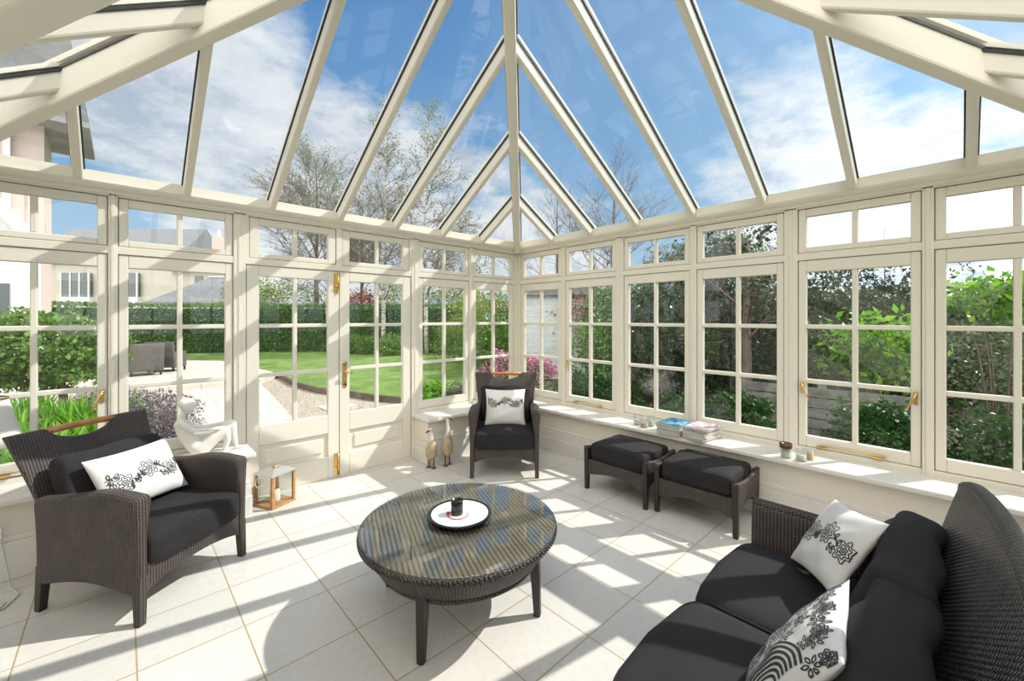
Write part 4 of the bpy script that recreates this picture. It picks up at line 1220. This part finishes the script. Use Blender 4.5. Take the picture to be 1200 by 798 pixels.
# trees
def tree(name, label, base, H, r0, spread, nb, leafmat, nleaf, lsize, bark, seed, crown0=.25, drop=.3, fine=5, group=None, sides=5, depth=2):
    rg = random.Random(seed); root = thing(name, label, 'tree', (base[0], base[1], GZ - .06), 0, group)
    m = MB(); tips = []
    trunk = []; x = y = 0
    for k in range(11):
        trunk.append(Vector((x, y, H * k / 10))); x += rg.uniform(-.012, .012) * H * .5; y += rg.uniform(-.012, .012) * H * .5
    m.tube(trunk, [r0 * (1 - .93 * k / 10) for k in range(11)], 8)
    m.build('trunk', M[bark], root)
    m = MB()
    def branch(p, d, l, r, lev):
        pts = [p]; q = p.copy(); dd = d.copy(); n = 5
        for k in range(n):
            dd = (dd + Vector((rg.uniform(-.22, .22), rg.uniform(-.22, .22), rg.uniform(-.15, .2) - (drop * .16 * k if lev else 0)))).normalized()
            q = q + dd * (l / n); pts.append(q.copy())
            if lev < depth and k > 0:
                for _ in range(fine if lev == 0 else 2):
                    a = Vector((rg.uniform(-1, 1), rg.uniform(-1, 1), rg.uniform(-.3, .7)))
                    branch(q.copy(), (dd * .8 + a * .8).normalized(), l * rg.uniform(.28, .5), r * .45, lev + 1)
            if lev >= depth - 1: tips.append(q.copy())
        m.tube(pts, [r * (1 - .8 * k / n) for k in range(n + 1)], 4 if lev else sides)
    for k in range(nb):
        t = crown0 + (1 - crown0) * (k + .5) / nb; i = min(9, int(t * 10)); p = trunk[i].lerp(trunk[i + 1], t * 10 - i)
        a = rg.uniform(0, 6.28); ln = spread * (1 - .75 * ((t - crown0) / (1 - crown0)) ** 1.3) * rg.uniform(.75, 1.15)
        branch(p, Vector((math.cos(a), math.sin(a), rg.uniform(.5, 1.1))).normalized(), ln, r0 * .32 * (1.1 - t), 0)
    m.build('branches', M['twig'], root)
    if nleaf and tips:
        T_ = np.array([list(t) for t in tips]); idx = rs.randint(0, len(T_), nleaf)
        P = T_[idx] + rs.normal(size=(nleaf, 3)) * H * .014
        v, f = leaf_mesh(P, lsize, .7); build_leaves('foliage', v, f, LM[leafmat], root)
    return root
tree('birch_tree', 'white birch by the hedge seen through the second casement right of the doors', (6.05, 12.2), 11.2, .11, 2.3, 44, 'birch', 2600, .075, 'bark_w', 3, .22, .5, 4)
tree('birch_tree', 'white birch by the hedge seen through the right hand door', (4.85, 14.0), 11.2, .12, 2.5, 46, 'birch', 2800, .075, 'bark_w', 5, .22, .5, 4)
tree('birch_tree', 'slender birch at the hedge behind the meeting edge of the doors', (3.1, 15.9), 8.4, .09, 2.0, 30, 'birch', 1300, .08, 'bark_w', 8, .25, .4, 4)
x, y = at(372, 26); tree('bare_tree', 'spreading budding tree beyond the hedge above the left door', (x, y), 11.6, .20, 4.4, 40, 'birch', 3600, .085, 'bark', 13, .32, .2, 5)
x, y = at(425, 27); tree('bare_tree', 'twiggy tree beyond the hedge between the spreading tree and the birches', (x, y), 10.0, .15, 3.2, 34, 'birch', 1500, .08, 'bark', 21, .32, .2, 5)
x, y = at(545, 22); tree('bare_tree', 'small budding tree beyond the hedge just left of the corner', (x, y), 7.0, .10, 1.8, 20, 'birch', 1300, .08, 'bark', 23, .35, .3, 3)
x, y = at(718, 15); tree('bare_tree', 'bare dark tree right of the corner above the long window wall', (x, y), 7.2, .13, 3.0, 22, 'birch', 0, .1, 'bark', 29, .3, -.1, 3)
x, y = at(655, 17); tree('bare_tree', 'bare thin tree just right of the corner post', (x, y), 6.9, .10, 2.4, 16, 'birch', 0, .1, 'bark', 31, .35, -.1, 3)
x, y = at(1035, 12); tree('bare_tree', 'sparse sapling tops behind the dark evergreens on the right', (x, y), 4.5, .03, .8, 8, 'birch', 0, .1, 'bark', 37, .5, -.3, 1)

# bushes beyond and beside the hedge
def sh(px, d, z, r, n, s, mat, label, name='shrub', cat='bush', **k):
    x, y = at(px, d); return shrub(name, label, cat, (x, y, z), r, n, s, mat, **k)
sh(335, 25, 2.3, (2.6, 2.0, 1.7), 4200, .13, 'yellow', 'pale green bush rising over the hedge behind the left door')
sh(298, 27, 2.3, (2.0, 2.0, 2.1), 4000, .14, 'hedge', 'green bush over the hedge at the left edge of the left door')
sh(424, 24, 2.2, (1.3, 1.3, 1.0), 2600, .13, 'red', 'copper red bush over the hedge behind the right door')
sh(474, 24, 2.5, (1.6, 1.5, 1.6), 3600, .12, 'yellow', 'yellow green bush over the hedge behind the birch trunks')
sh(528, 22.5, 2.0, (1.9, 1.5, 1.7), 4600, .12, 'yellow', 'yellow green bush beyond the hedge right of the birches')
sh(575, 14, 1.3, (1.5, 1.2, 1.25), 7000, .10, 'yellow', 'bright mixed bush behind the window next to the corner')
sh(585, 12, .7, (1.2, .8, 1.0), 6000, .08, 'hedge', 'green bush low behind the window next to the corner')
sh(548, 16, .6, (1.6, .8, 1.0), 5000, .09, 'hedge', 'green bush at the foot of the hedge left of the corner')
sh(412, 19, .35, (.75, .5, .5), 2500, .09, 'topiary', 'small light bush at the hedge foot left of the birch')
sh(432, 18.6, .30, (.6, .5, .45), 2000, .09, 'hedge', 'small green bush touching the birch trunk')
sh(462, 18, .35, (.8, .5, .55), 2600, .09, 'topiary', 'small light bush right of the birch trunk')
sh(236, 20.5, .35, (1.6, .6, .5), 3000, .09, 'topiary', 'low light bush at the hedge foot beyond the patio')
sh(180, 19.5, .40, (1.5, .6, .55), 3000, .09, 'topiary', 'low light bush behind the wicker garden chairs')
sh(258, 19.5, .35, (.8, .6, .5), 2000, .09, 'box', 'dark rounded bush at the hedge foot beyond the patio')
sh(510, 7.4, .16, (.42, .30, .26), 2400, .07, 'iris', 'leafy green clump on the lawn edge near the corner')
sh(536, 7.2, .18, (.22, .2, .28), 1400, .05, 'grey', 'greyish clump on the lawn edge beside the leafy one')
shrub('azalea', 'pink flowering bush just outside the glazed corner', 'bush', (.84, .88, .40), (.66, .62, .56), 5200, .05, 'hedge', extra=('pink', 5200, .050, .30))

# left bed: standard topiary, irises, lavender
root = thing('standard_topiary', 'broad leafed round topiary tree on a single stem in the left bed', 'bush', (-4.72, 6.05, GZ - .04))
P, d = blob_pts(7800, (-.12, .05, 1.20), (.92, .80, .62), .40); v, f = leaf_mesh(P, .085, .7, up=-.3); build_leaves('foliage', v, f, LM['topiary'], root)
m = MB(); m.tube([(0, 0, 0), (.03, 0, .4), (-.02, .02, .9), (-.1, .04, 1.3)], [.07, .055, .05, .03], 8)
for a in range(7): m.tube([(-.02, .02, .8), (-.1 + .3 * math.cos(a), .05 + .3 * math.sin(a), 1.1), (-.1 + .6 * math.cos(a), .05 + .55 * math.sin(a), 1.35)], [.03, .02, .008], 6)
m.build('stem', M['bark'], root)
def iris(x, y, n, h, label):
    root = thing('iris_clump', label, 'plant', (x, y, GZ - .04), 0, 'irises in the left bed')
    vs = []; fs = []
    for k in range(n):
        a = rs.uniform(0, 6.28); r = rs.uniform(0, .22); bx, by = r * math.cos(a), r * math.sin(a); w = rs.uniform(.012, .020); hh_ = h * rs.uniform(.6, 1.1)
        lean = rs.uniform(.05, .42) * hh_; b = rs.uniform(0, 6.28) * .3 + a * .7; dx, dy = math.cos(b), math.sin(b); px_, py_ = -dy * w, dx * w
        for i, t in enumerate((0, .35, .7, .9, 1.0)):
            q = lean * t ** 2.2; z = hh_ * t * (1 - .15 * t * t); ww = (1, 1.15, .8, .4, .02)[i]
            vs += [(bx + dx * q - px_ * ww, by + dy * q - py_ * ww, z), (bx + dx * q + px_ * ww, by + dy * q + py_ * ww, z)]
        o = len(vs) - 10
        fs += [(o + 2 * i, o + 2 * i + 1, o + 2 * i + 3, o + 2 * i + 2) for i in range(4)]
    build_leaves('blades', np.array(vs), np.array(fs), LM['iris'], root)
    return root
il = [(-4.95, 1.55, 'iris clump nearest the glass behind the lamp'), (-4.62, 2.35, 'iris clump behind the left armchair handle, nearest of its row'), (-4.25, 3.05, 'iris clump left of the lavender bush'), (-4.9, 3.3, 'iris clump in the middle of the left bed'),
      (-4.5, 4.3, 'iris clump in front of the topiary stem'), (-5.2, 4.6, 'iris clump behind the lamp shade'), (-4.1, 5.2, 'iris clump to the right of the topiary stem'), (-5.0, 5.4, 'iris clump at the foot of the topiary'), (-4.45, 1.75, 'iris clump low behind the left armchair'), (-5.6, 3.2, 'iris clump at the far left edge')]
for x, y, l in il: iris(x, y, 130, .72, l)
shrub('lavender', 'grey purple lavender bush outside the window beside the doors', 'bush', (-3.66, 3.35, .16), (.52, .45, .42), 5200, .045, 'lavender', aspect=.35, up=.8)
shrub('lavender', 'small grey purple lavender bush in the bed near the topiary', 'bush', (-4.28, 5.0, .12), (.40, .35, .32), 3000, .05, 'lavender', aspect=.35, up=.8)
shrub('shrub', 'small bright shrub behind the lavender', 'bush', (-3.95, 4.2, .15), (.30, .28, .30), 1500, .06, 'laurel')
shrub('shrub', 'low ground cover in the left bed', 'bush', (-4.6, 4.0, -.05), (.9, 2.2, .18), 5200, .06, 'grey')

# wicker garden chairs on the terrace
M['wicker_out'] = wicker_mat('outdoor_wicker', (.07, .06, .06), (.20, .18, .18), .03, .02)
def garden_chair(loc, rz, label):
    r = thing('garden_chair', label, 'chair', loc, rz, 'wicker garden chairs')
    for sg in (-1, 1):
        m = MB(); m.slab(lambda s, q: (sg * .34, -.34 + .68 * s, .10 + (.56 - .10) * q), lambda s, q: (sg * .26, -.34 + .68 * s, .10 + (.56 - .10) * q), 4, 4); m.build('armrest', M['wicker_out'], r, bevel=.02)
        for y in (-.30, .30):
            m = MB(); m.box((sg * .30 - .02, y - .02, 0), (sg * .30 + .02, y + .02, .12)); m.build('leg', M['legdark'], r)
    m = MB(); m.slab(lambda s, q: (-.36 + .72 * s, .27 + .10 * q, .12 + .74 * q), lambda s, q: (-.36 + .72 * s, .34 + .10 * q, .12 + .74 * q), 4, 4); m.build('backrest', M['wicker_out'], r, bevel=.02)
    m = MB(); m.box((-.27, -.34, .12), (.27, .28, .40)); m.build('seat', M['wicker_out'], r, bevel=.02)
    return r
x, y = at(168, 11.3); garden_chair((x, y, .02), R(190), 'dark wicker garden chair at the left on the terrace')
x, y = at(196, 12.2); garden_chair((x, y, .02), R(150), 'dark wicker garden chair at the right on the terrace')

# houses
M['render'] = pbr('pink_harling', (.66, .52, .46), .9, bump=(40, .5, .01), var=.06, vscale=30)
M['whitewall'] = pbr('white_wall', (.78, .78, .78), .8)
M['slate'] = pbr('slate', (.17, .175, .19), .7, var=.3, vscale=6, bump=(9, .6, .02))
M['pale_render'] = pbr('pale_harling', (.60, .55, .51), .9, bump=(40, .5, .01), var=.06, vscale=30)
M['white_trim'] = pbr('white_trim', (.80, .80, .79), .6)
M['fascia'] = pbr('grey_fascia', (.26, .25, .25), .6)
M['darkglass'] = pbr('dark_panes', (.09, .11, .13), .15, spec=.8)
M['greywood'] = pbr('weathered_boards', (.20, .205, .19), .85, var=.3, vscale=7)
def wbox(r, name, lo, hi, mat): 
    m = MB(); m.box(lo, hi); return m.build(name, M[mat], r)
# neighbouring wing: white gable close on the left
hs_ = thing('house_wing', 'tall house wing with pink harled gable and grey eaves at the far left', 'building', (-9.0, 9.0, GZ))
wbox(hs_, 'wall', (-4.5, 0, 0), (3.80, 1.6, 5.9), 'render')
wbox(hs_, 'quoin', (3.60, -.03, 0), (3.83, .10, 5.7), 'render')
m = MB(); m.prism([(-5.2, 5.80), (4.50, 5.80), (4.50, 5.95), (4.22, 7.6), (3.6, 8.6), (-5.2, 8.6)], lambda a, b, t: (a, t, b), -.5, 1.9); m.build('roof', M['slate'], hs_)
wbox(hs_, 'soffit', (-5.1, -.55, 5.70), (4.52, 1.9, 5.82), 'fascia'); wbox(hs_, 'downpipe', (3.28, -.12, 0), (3.38, -.02, 5.7), 'white_trim')
m = MB(); m.prism([(-1.5, 0), (3.78, 0), (3.78, 3.1), (2.2, 5.2), (.6, 3.1), (-1.5, 3.1)], lambda a, b, t: (a, t, b), -1.4, -.02); m.build('porch_wall', M['whitewall'], hs_)
m = MB(); m.bar((3.95, -1.45, 2.95), (2.2, -1.45, 5.35), .10, .20); m.build('bargeboard', M['white_trim'], hs_)
for i, x0 in enumerate((1.6, 3.0, 3.40)): wbox(hs_, 'window', (x0, -1.43, .9 if i else .2), (x0 + (.14 if i else .7), -1.39, 2.3), 'darkglass')
# far pale house with slate roof and chimney
def fhouse(px, d): x, y = at(px, d); return x, y
hx, hy = at(150, 42)
h2 = thing('far_house', 'pale two storey house with wide windows beyond the hedge at left', 'building', (hx, hy, GZ), YAW - R(90) + R(0))
wbox(h2, 'wall', (-9.5, 0, 0), (4.5, 8, 7.4), 'pale_render')
m = MB(); m.prism([(-.6, 7.3), (8.6, 7.3), (4, 11.5)], lambda a, b, t: (t, a, b), -10, 5); m.build('roof', M['slate'], h2)
for x0 in (-6.2, -1.4): 
    wbox(h2, 'bay', (x0 - .2, -.5, 2.6), (x0 + 2.8, 0, 3.8), 'white_trim')
    f_ = MB(); f_.box((x0 - .1, -.45, 3.8), (x0 + 2.7, -.1, 6.2)); f_.build('window', M['darkglass'], h2)
    for k in range(4): wbox(h2, 'window_post', (x0 - .12 + k * .92, -.5, 3.8), (x0 + .02 + k * .92, -.4, 6.2), 'white_trim')
hx, hy = at(236, 40)
ch_ = thing('far_house', 'pale house with a chimney stack behind the slate roof', 'building', (hx, hy, GZ), YAW - R(90))
wbox(ch_, 'wall', (-3.2, .5, 0), (3.5, 7, 6.4), 'pale_render'); m = MB(); m.prism([(-.2, 6.3), (7.6, 6.3), (3.7, 8.2)], lambda a, b, t: (t, a, b), -3.6, 3.2); m.build('roof', M['slate'], ch_)
wbox(ch_, 'chimney', (-1.3, 3.2, 7.3), (1.4, 4.2, 10.0), 'render'); wbox(ch_, 'window', (-1.0, .44, 4.1), (-.2, .5, 5.8), 'darkglass')
for x0, hh_ in ((-.9, .9), (.1, .9), (.75, .7)):
    m = MB(); m.lathe([(.16, 0), (.20, .1), (.15, hh_), (.1, hh_)], (x0, 3.7, 10.0), 12); m.build('chimney_pot', M['bark'] if x0 > 0 else M['render'], ch_)
hx, hy = at(231, 30)
h3 = thing('slate_outbuilding', 'low building with hipped grey slate roof behind the hedge', 'building', (hx, hy, GZ), YAW - R(90))
wbox(h3, 'wall', (-3.0, 0, 0), (2.6, 5, 2.8), 'whitewall')
m = MB(); m.add([(-3.4, -.4, 2.85), (3.0, -.4, 2.85), (3.0, 5.4, 2.85), (-3.4, 5.4, 2.85), (-.9, 2.5, 4.85), (1.0, 2.5, 4.85)], [(0, 1, 5, 4), (1, 2, 5), (2, 3, 4, 5), (3, 0, 4), (0, 3, 2, 1)]); m.build('roof', M['slate'], h3)
wbox(h3, 'gutter', (-3.45, -.5, 2.75), (3.05, -.38, 2.87), 'fascia')
m = MB(); m.bar((-.9, 2.5, 4.9), (1.0, 2.5, 4.9), .16, .1); m.bar((1.0, 2.5, 4.9), (3.0, -.4, 2.95), .14, .08); m.build('ridge', M['white_trim'], h3)
# pale shed beyond the corner
sx_, sy_ = at(640, 11.5)
M['shedwall'] = pbr('shed_boards', (.50, .56, .58), .8, var=.12, vscale=9)
s4 = thing('garden_shed', 'pale painted shed half hidden beyond the glazed corner', 'shed', (sx_, sy_, GZ), YAW - R(90))
wbox(s4, 'wall', (-.65, 0, 0), (1.5, 2.0, 2.35), 'whitewall')
for k in range(14): pass
m = MB()
for k in range(14): m.box((-.67, -.02, .05 + k * .165), (1.52, .0, .19 + k * .165))
m.build('boards', M['shedwall'], s4)
m = MB(); m.prism([(-.9, 2.3), (1.75, 2.3), (.42, 2.95)], lambda a, b, t: (a, t, b), -.2, 2.2); m.build('roof', M['slate'], s4)

# ---- right hand side border
def lowbox(x, y, r, zt, label): shrub('box_bush', label, 'bush', (x, y, zt / 2 - .1), (r[0], r[1], zt / 2 + .06), 6500, .045, 'box', aspect=.6, shell=.3)
lowbox(1.25, -.45, (.5, .75, 0), .80, 'low dark clipped bush outside the second window from the corner')
lowbox(1.35, -1.75, (.45, .5, 0), .62, 'low dark clipped bush outside the third window from the corner')
lowbox(1.45, -2.35, (.4, .35, 0), .70, 'low dark clipped bush outside the fourth window from the corner')
lowbox(1.10, -3.66, (.45, .42, 0), .82, 'dark clipped bush beside the grey board fence')
lowbox(1.05, -4.55, (.45, .50, 0), .84, 'dark clipped bush at the right edge of the view')
shrub('laurel', 'bright green laurel bush above the grey boards', 'bush', (2.95, -3.45, 1.12), (.34, .62, .52), 900, .115, 'laurel', aspect=.5, shell=.9)
shrub('laurel', 'bright green laurel bush high at the right edge of the view', 'bush', (2.6, -4.45, 1.78), (.35, .50, .26), 600, .10, 'laurel', aspect=.5, shell=.9)
shrub('laurel', 'light green bush between the corner and the evergreen trees', 'bush', (3.4, 1.2, .8), (.6, .6, .9), 1500, .08, 'hedge', shell=.8)
shrub('evergreen_bush', 'dark glossy evergreen behind the bright laurel', 'bush', (4.3, -3.0, 1.05), (.8, 1.5, 1.42), 12000, .075, 'dark', shell=.5)
shrub('evergreen_bush', 'dark evergreen outside the window left of the bright laurel', 'bush', (3.9, -1.15, 1.1), (.9, .9, 1.5), 10000, .075, 'dark', shell=.5)
shrub('evergreen_bush', 'dark evergreen behind the third window from the corner', 'bush', (4.6, .4, 1.0), (1.0, 1.1, 1.35), 9000, .08, 'dark', shell=.5)
shrub('grey_bush', 'twiggy grey green bush at the right edge of the view', 'bush', (3.6, -4.9, .85), (.8, 1.0, .95), 5500, .06, 'grey', shell=.8)
x, y = at(852, 10.4); shrub('evergreen_bush', 'tall grey green crown reaching the top lights', 'bush', (x, y, 2.3), (1.3, 1.3, 1.50), 11000, .075, 'grey', shell=.45)
x, y = at(790, 10.5); shrub('evergreen_bush', 'grey green crown left of the tallest one in the top lights', 'bush', (x, y, 2.0), (1.0, 1.0, 1.35), 9000, .09, 'grey', shell=.45)
x, y = at(680, 12); shrub('copper_bush', 'copper red bush beyond the second window from the corner', 'bush', (x, y, 1.7), (1.0, .9, .9), 4500, .09, 'red', shell=.6)
x, y = at(725, 11); shrub('shrub', 'green bush beyond the third window from the corner', 'bush', (x, y, 1.2), (1.1, 1.0, 1.5), 8000, .09, 'hedge', shell=.5)
tree('leaning_tree', 'dark trunk with forked limbs outside the fourth window from the corner', (3.1, -1.9), 3.0, .12, 1.3, 9, 'dark', 900, .08, 'bark', 41, .35, .0, 3)
hedge('back_hedge', 'grey green hedge closing the garden beyond the long window wall', [(8.2, 8.5), (8.0, 3), (7.8, -3), (7.6, -11)], 2.25, 260, .10, 'grey')
fr_ = thing('board_fence', 'grey weathered horizontal board fence low outside the window wall', 'fence', (2.5, -3.0, GZ - .04))
m = MB()
for k in range(6): m.box((0, -.95, .03 + k * .135), (.022, 1.05, .03 + k * .135 + .115))
m.build('board_panel', M['greywood'], fr_)
for y0 in (-.9, .05, 1.0):
    m = MB(); m.box((.022, y0 - .04, 0), (.10, y0 + .04, .88)); m.build('post', M['greywood'], fr_)
x, y = at(778, 8.6)
rk = thing('rockery_stone', 'grey boulder among the bushes outside the third window', 'rock', (x, y, GZ - .06))
m = MB(); m.ball((0, 0, .32), (.55, .40, .30), 20, 12)
for i in range(len(m.v)):
    a, b, c = m.v[i]; k = 1 + .12 * math.sin(a * 9 + b * 4) + .10 * math.sin(c * 13 + a * 5); m.v[i] = (a * k, b * k, .32 + (c - .32) * k)
m.build('stone', pbr('boulder', (.17, .175, .16), .9, var=.3, vscale=5, bump=(9, .8, .03)), rk)

# ================================================================== LIGHT
SUN = Vector((.835, -.482, 1.0)).normalized()
ld = bpy.data.lights.new('sun', 'SUN'); ld.energy = 5.6; ld.angle = R(.4); ld.color = (1.0, .945, .86)
sun = bpy.data.objects.new('sun', ld); COL.objects.link(sun); sun.rotation_euler = SUN.to_track_quat('Z', 'Y').to_euler(); sun.location = (10, -8, 14)

w = bpy.data.worlds.new('sky'); SC.world = w; w.use_nodes = True; nt = w.node_tree; nt.nodes.clear(); g = G(nt)
tc = g.n('TexCoord'); D = tc.outputs['Generated']
sp = g.n('SeparateXYZ'); nt.links.new(D, sp.inputs[0])
z = g.m('MAXIMUM', sp.outputs[2], 0.0)
def dirpx(px, py):
    u = (px - 600) / 489.51; v = (373.07 - py) / 489.51
    return Vector((FWD[0] + u * RGT[0], FWD[1] + u * RGT[1], v)).normalized()
def lobe(d, k):
    dt = g.vm('DOT_PRODUCT', D, tuple(d)).outputs[1]
    return g.m('POWER', g.m('MAXIMUM', dt, 0.0), k)
# clear sky: deeper blue up high, pale towards the horizon
blue = g.ramp(g.m('POWER', z, .8), [(0.0, (.56, .73, .86)), (.22, (.36, .60, .84)), (.42, (.19, .43, .76)), (.65, (.10, .29, .63)), (1.0, (.07, .23, .55))])
pale = lobe(dirpx(1150, 60), 3.0)
blue = g.mix(g.m('MULTIPLY', pale, .62, clamp=True), blue, (.46, .67, .88))
# clouds: flat layer seen in perspective
zz = g.m('ADD', z, .22)
cb = g.n('CombineXYZ'); nt.links.new(g.m('DIVIDE', sp.outputs[0], zz), cb.inputs[0]); nt.links.new(g.m('DIVIDE', sp.outputs[1], zz), cb.inputs[1]); nt.links.new(g.m('MULTIPLY', z, 1.1), cb.inputs[2])
mp = g.n('Mapping'); mp.inputs['Location'].default_value = (3.7, 1.4, 0.6); nt.links.new(cb.outputs[0], mp.inputs[0])
n1 = g.noise(mp.outputs[0], 2.1, 12, .60); n2 = g.noise(mp.outputs[0], 7.5, 9, .62)
cov = g.m('ADD', g.m('MULTIPLY', n1, .78), g.m('MULTIPLY', n2, .25))
for (px, py), k, a in (((190, 130), 14, .20), ((330, 190), 22, .22), ((510, 175), 45, .20), ((640, 215), 60, .12), ((770, 150), 110, .12), ((890, 115), 90, .13), ((915, 165), 160, .10), ((1060, 160), 160, .10), ((1120, 150), 25, -.12), ((60, 150), 20, .14),
                       ((480, 30), 22, -.26), ((560, 60), 40, -.14), ((720, 60), 14, -.16), ((1000, 60), 10, -.12), ((750, 230), 60, -.10), ((150, 262), 90, -.28), ((90, 250), 120, -.22), ((1130, 240), 30, .30), ((980, 255), 50, .26), ((650, 300), 30, .12)):
    cov = g.m('ADD', cov, g.m('MULTIPLY', lobe(dirpx(px, py), k), a))
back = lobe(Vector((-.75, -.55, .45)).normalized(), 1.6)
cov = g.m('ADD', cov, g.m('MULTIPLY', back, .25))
cf = g.ramp(cov, [(.50, (0, 0, 0)), (.57, (.38, .38, .38)), (.67, (1, 1, 1))])
shade = g.noise(mp.outputs[0], 3.4, 9, .65)
ccol = g.ramp(shade, [(.36, (.60, .67, .78)), (.50, (.92, .94, .98)), (.62, (1.04, 1.04, 1.04))])
sky = g.mix(g.m('MULTIPLY', cf, .93), blue, ccol)
# sky behind the camera warmed and brightened as added fill; glow around the sun
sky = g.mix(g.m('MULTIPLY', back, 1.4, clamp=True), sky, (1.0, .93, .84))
sunny = lobe(SUN, 9)
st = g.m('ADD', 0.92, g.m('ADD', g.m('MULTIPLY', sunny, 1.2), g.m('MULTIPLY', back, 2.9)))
st = g.m('ADD', st, g.m('MULTIPLY', lobe(dirpx(1110, 250), 26), .45))
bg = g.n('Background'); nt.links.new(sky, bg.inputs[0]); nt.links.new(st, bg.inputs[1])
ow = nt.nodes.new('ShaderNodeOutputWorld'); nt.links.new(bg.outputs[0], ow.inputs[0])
w.cycles.sampling_method = 'MANUAL' if hasattr(w.cycles, 'sampling_method') else w.cycles.sampling_method
w.cycles.sample_map_resolution = 512

vs_ = SC.view_settings; vs_.view_transform = 'Standard'; vs_.look = 'None'; vs_.exposure = 0.0; vs_.gamma = 1.0; vs_.use_curve_mapping = False
SC.cycles.max_bounces = 12; SC.cycles.diffuse_bounces = 5; SC.cycles.glossy_bounces = 5; SC.cycles.transparent_max_bounces = 40
SC.cycles.sample_clamp_indirect = 6.0; SC.cycles.caustics_reflective = False; SC.cycles.caustics_refractive = False
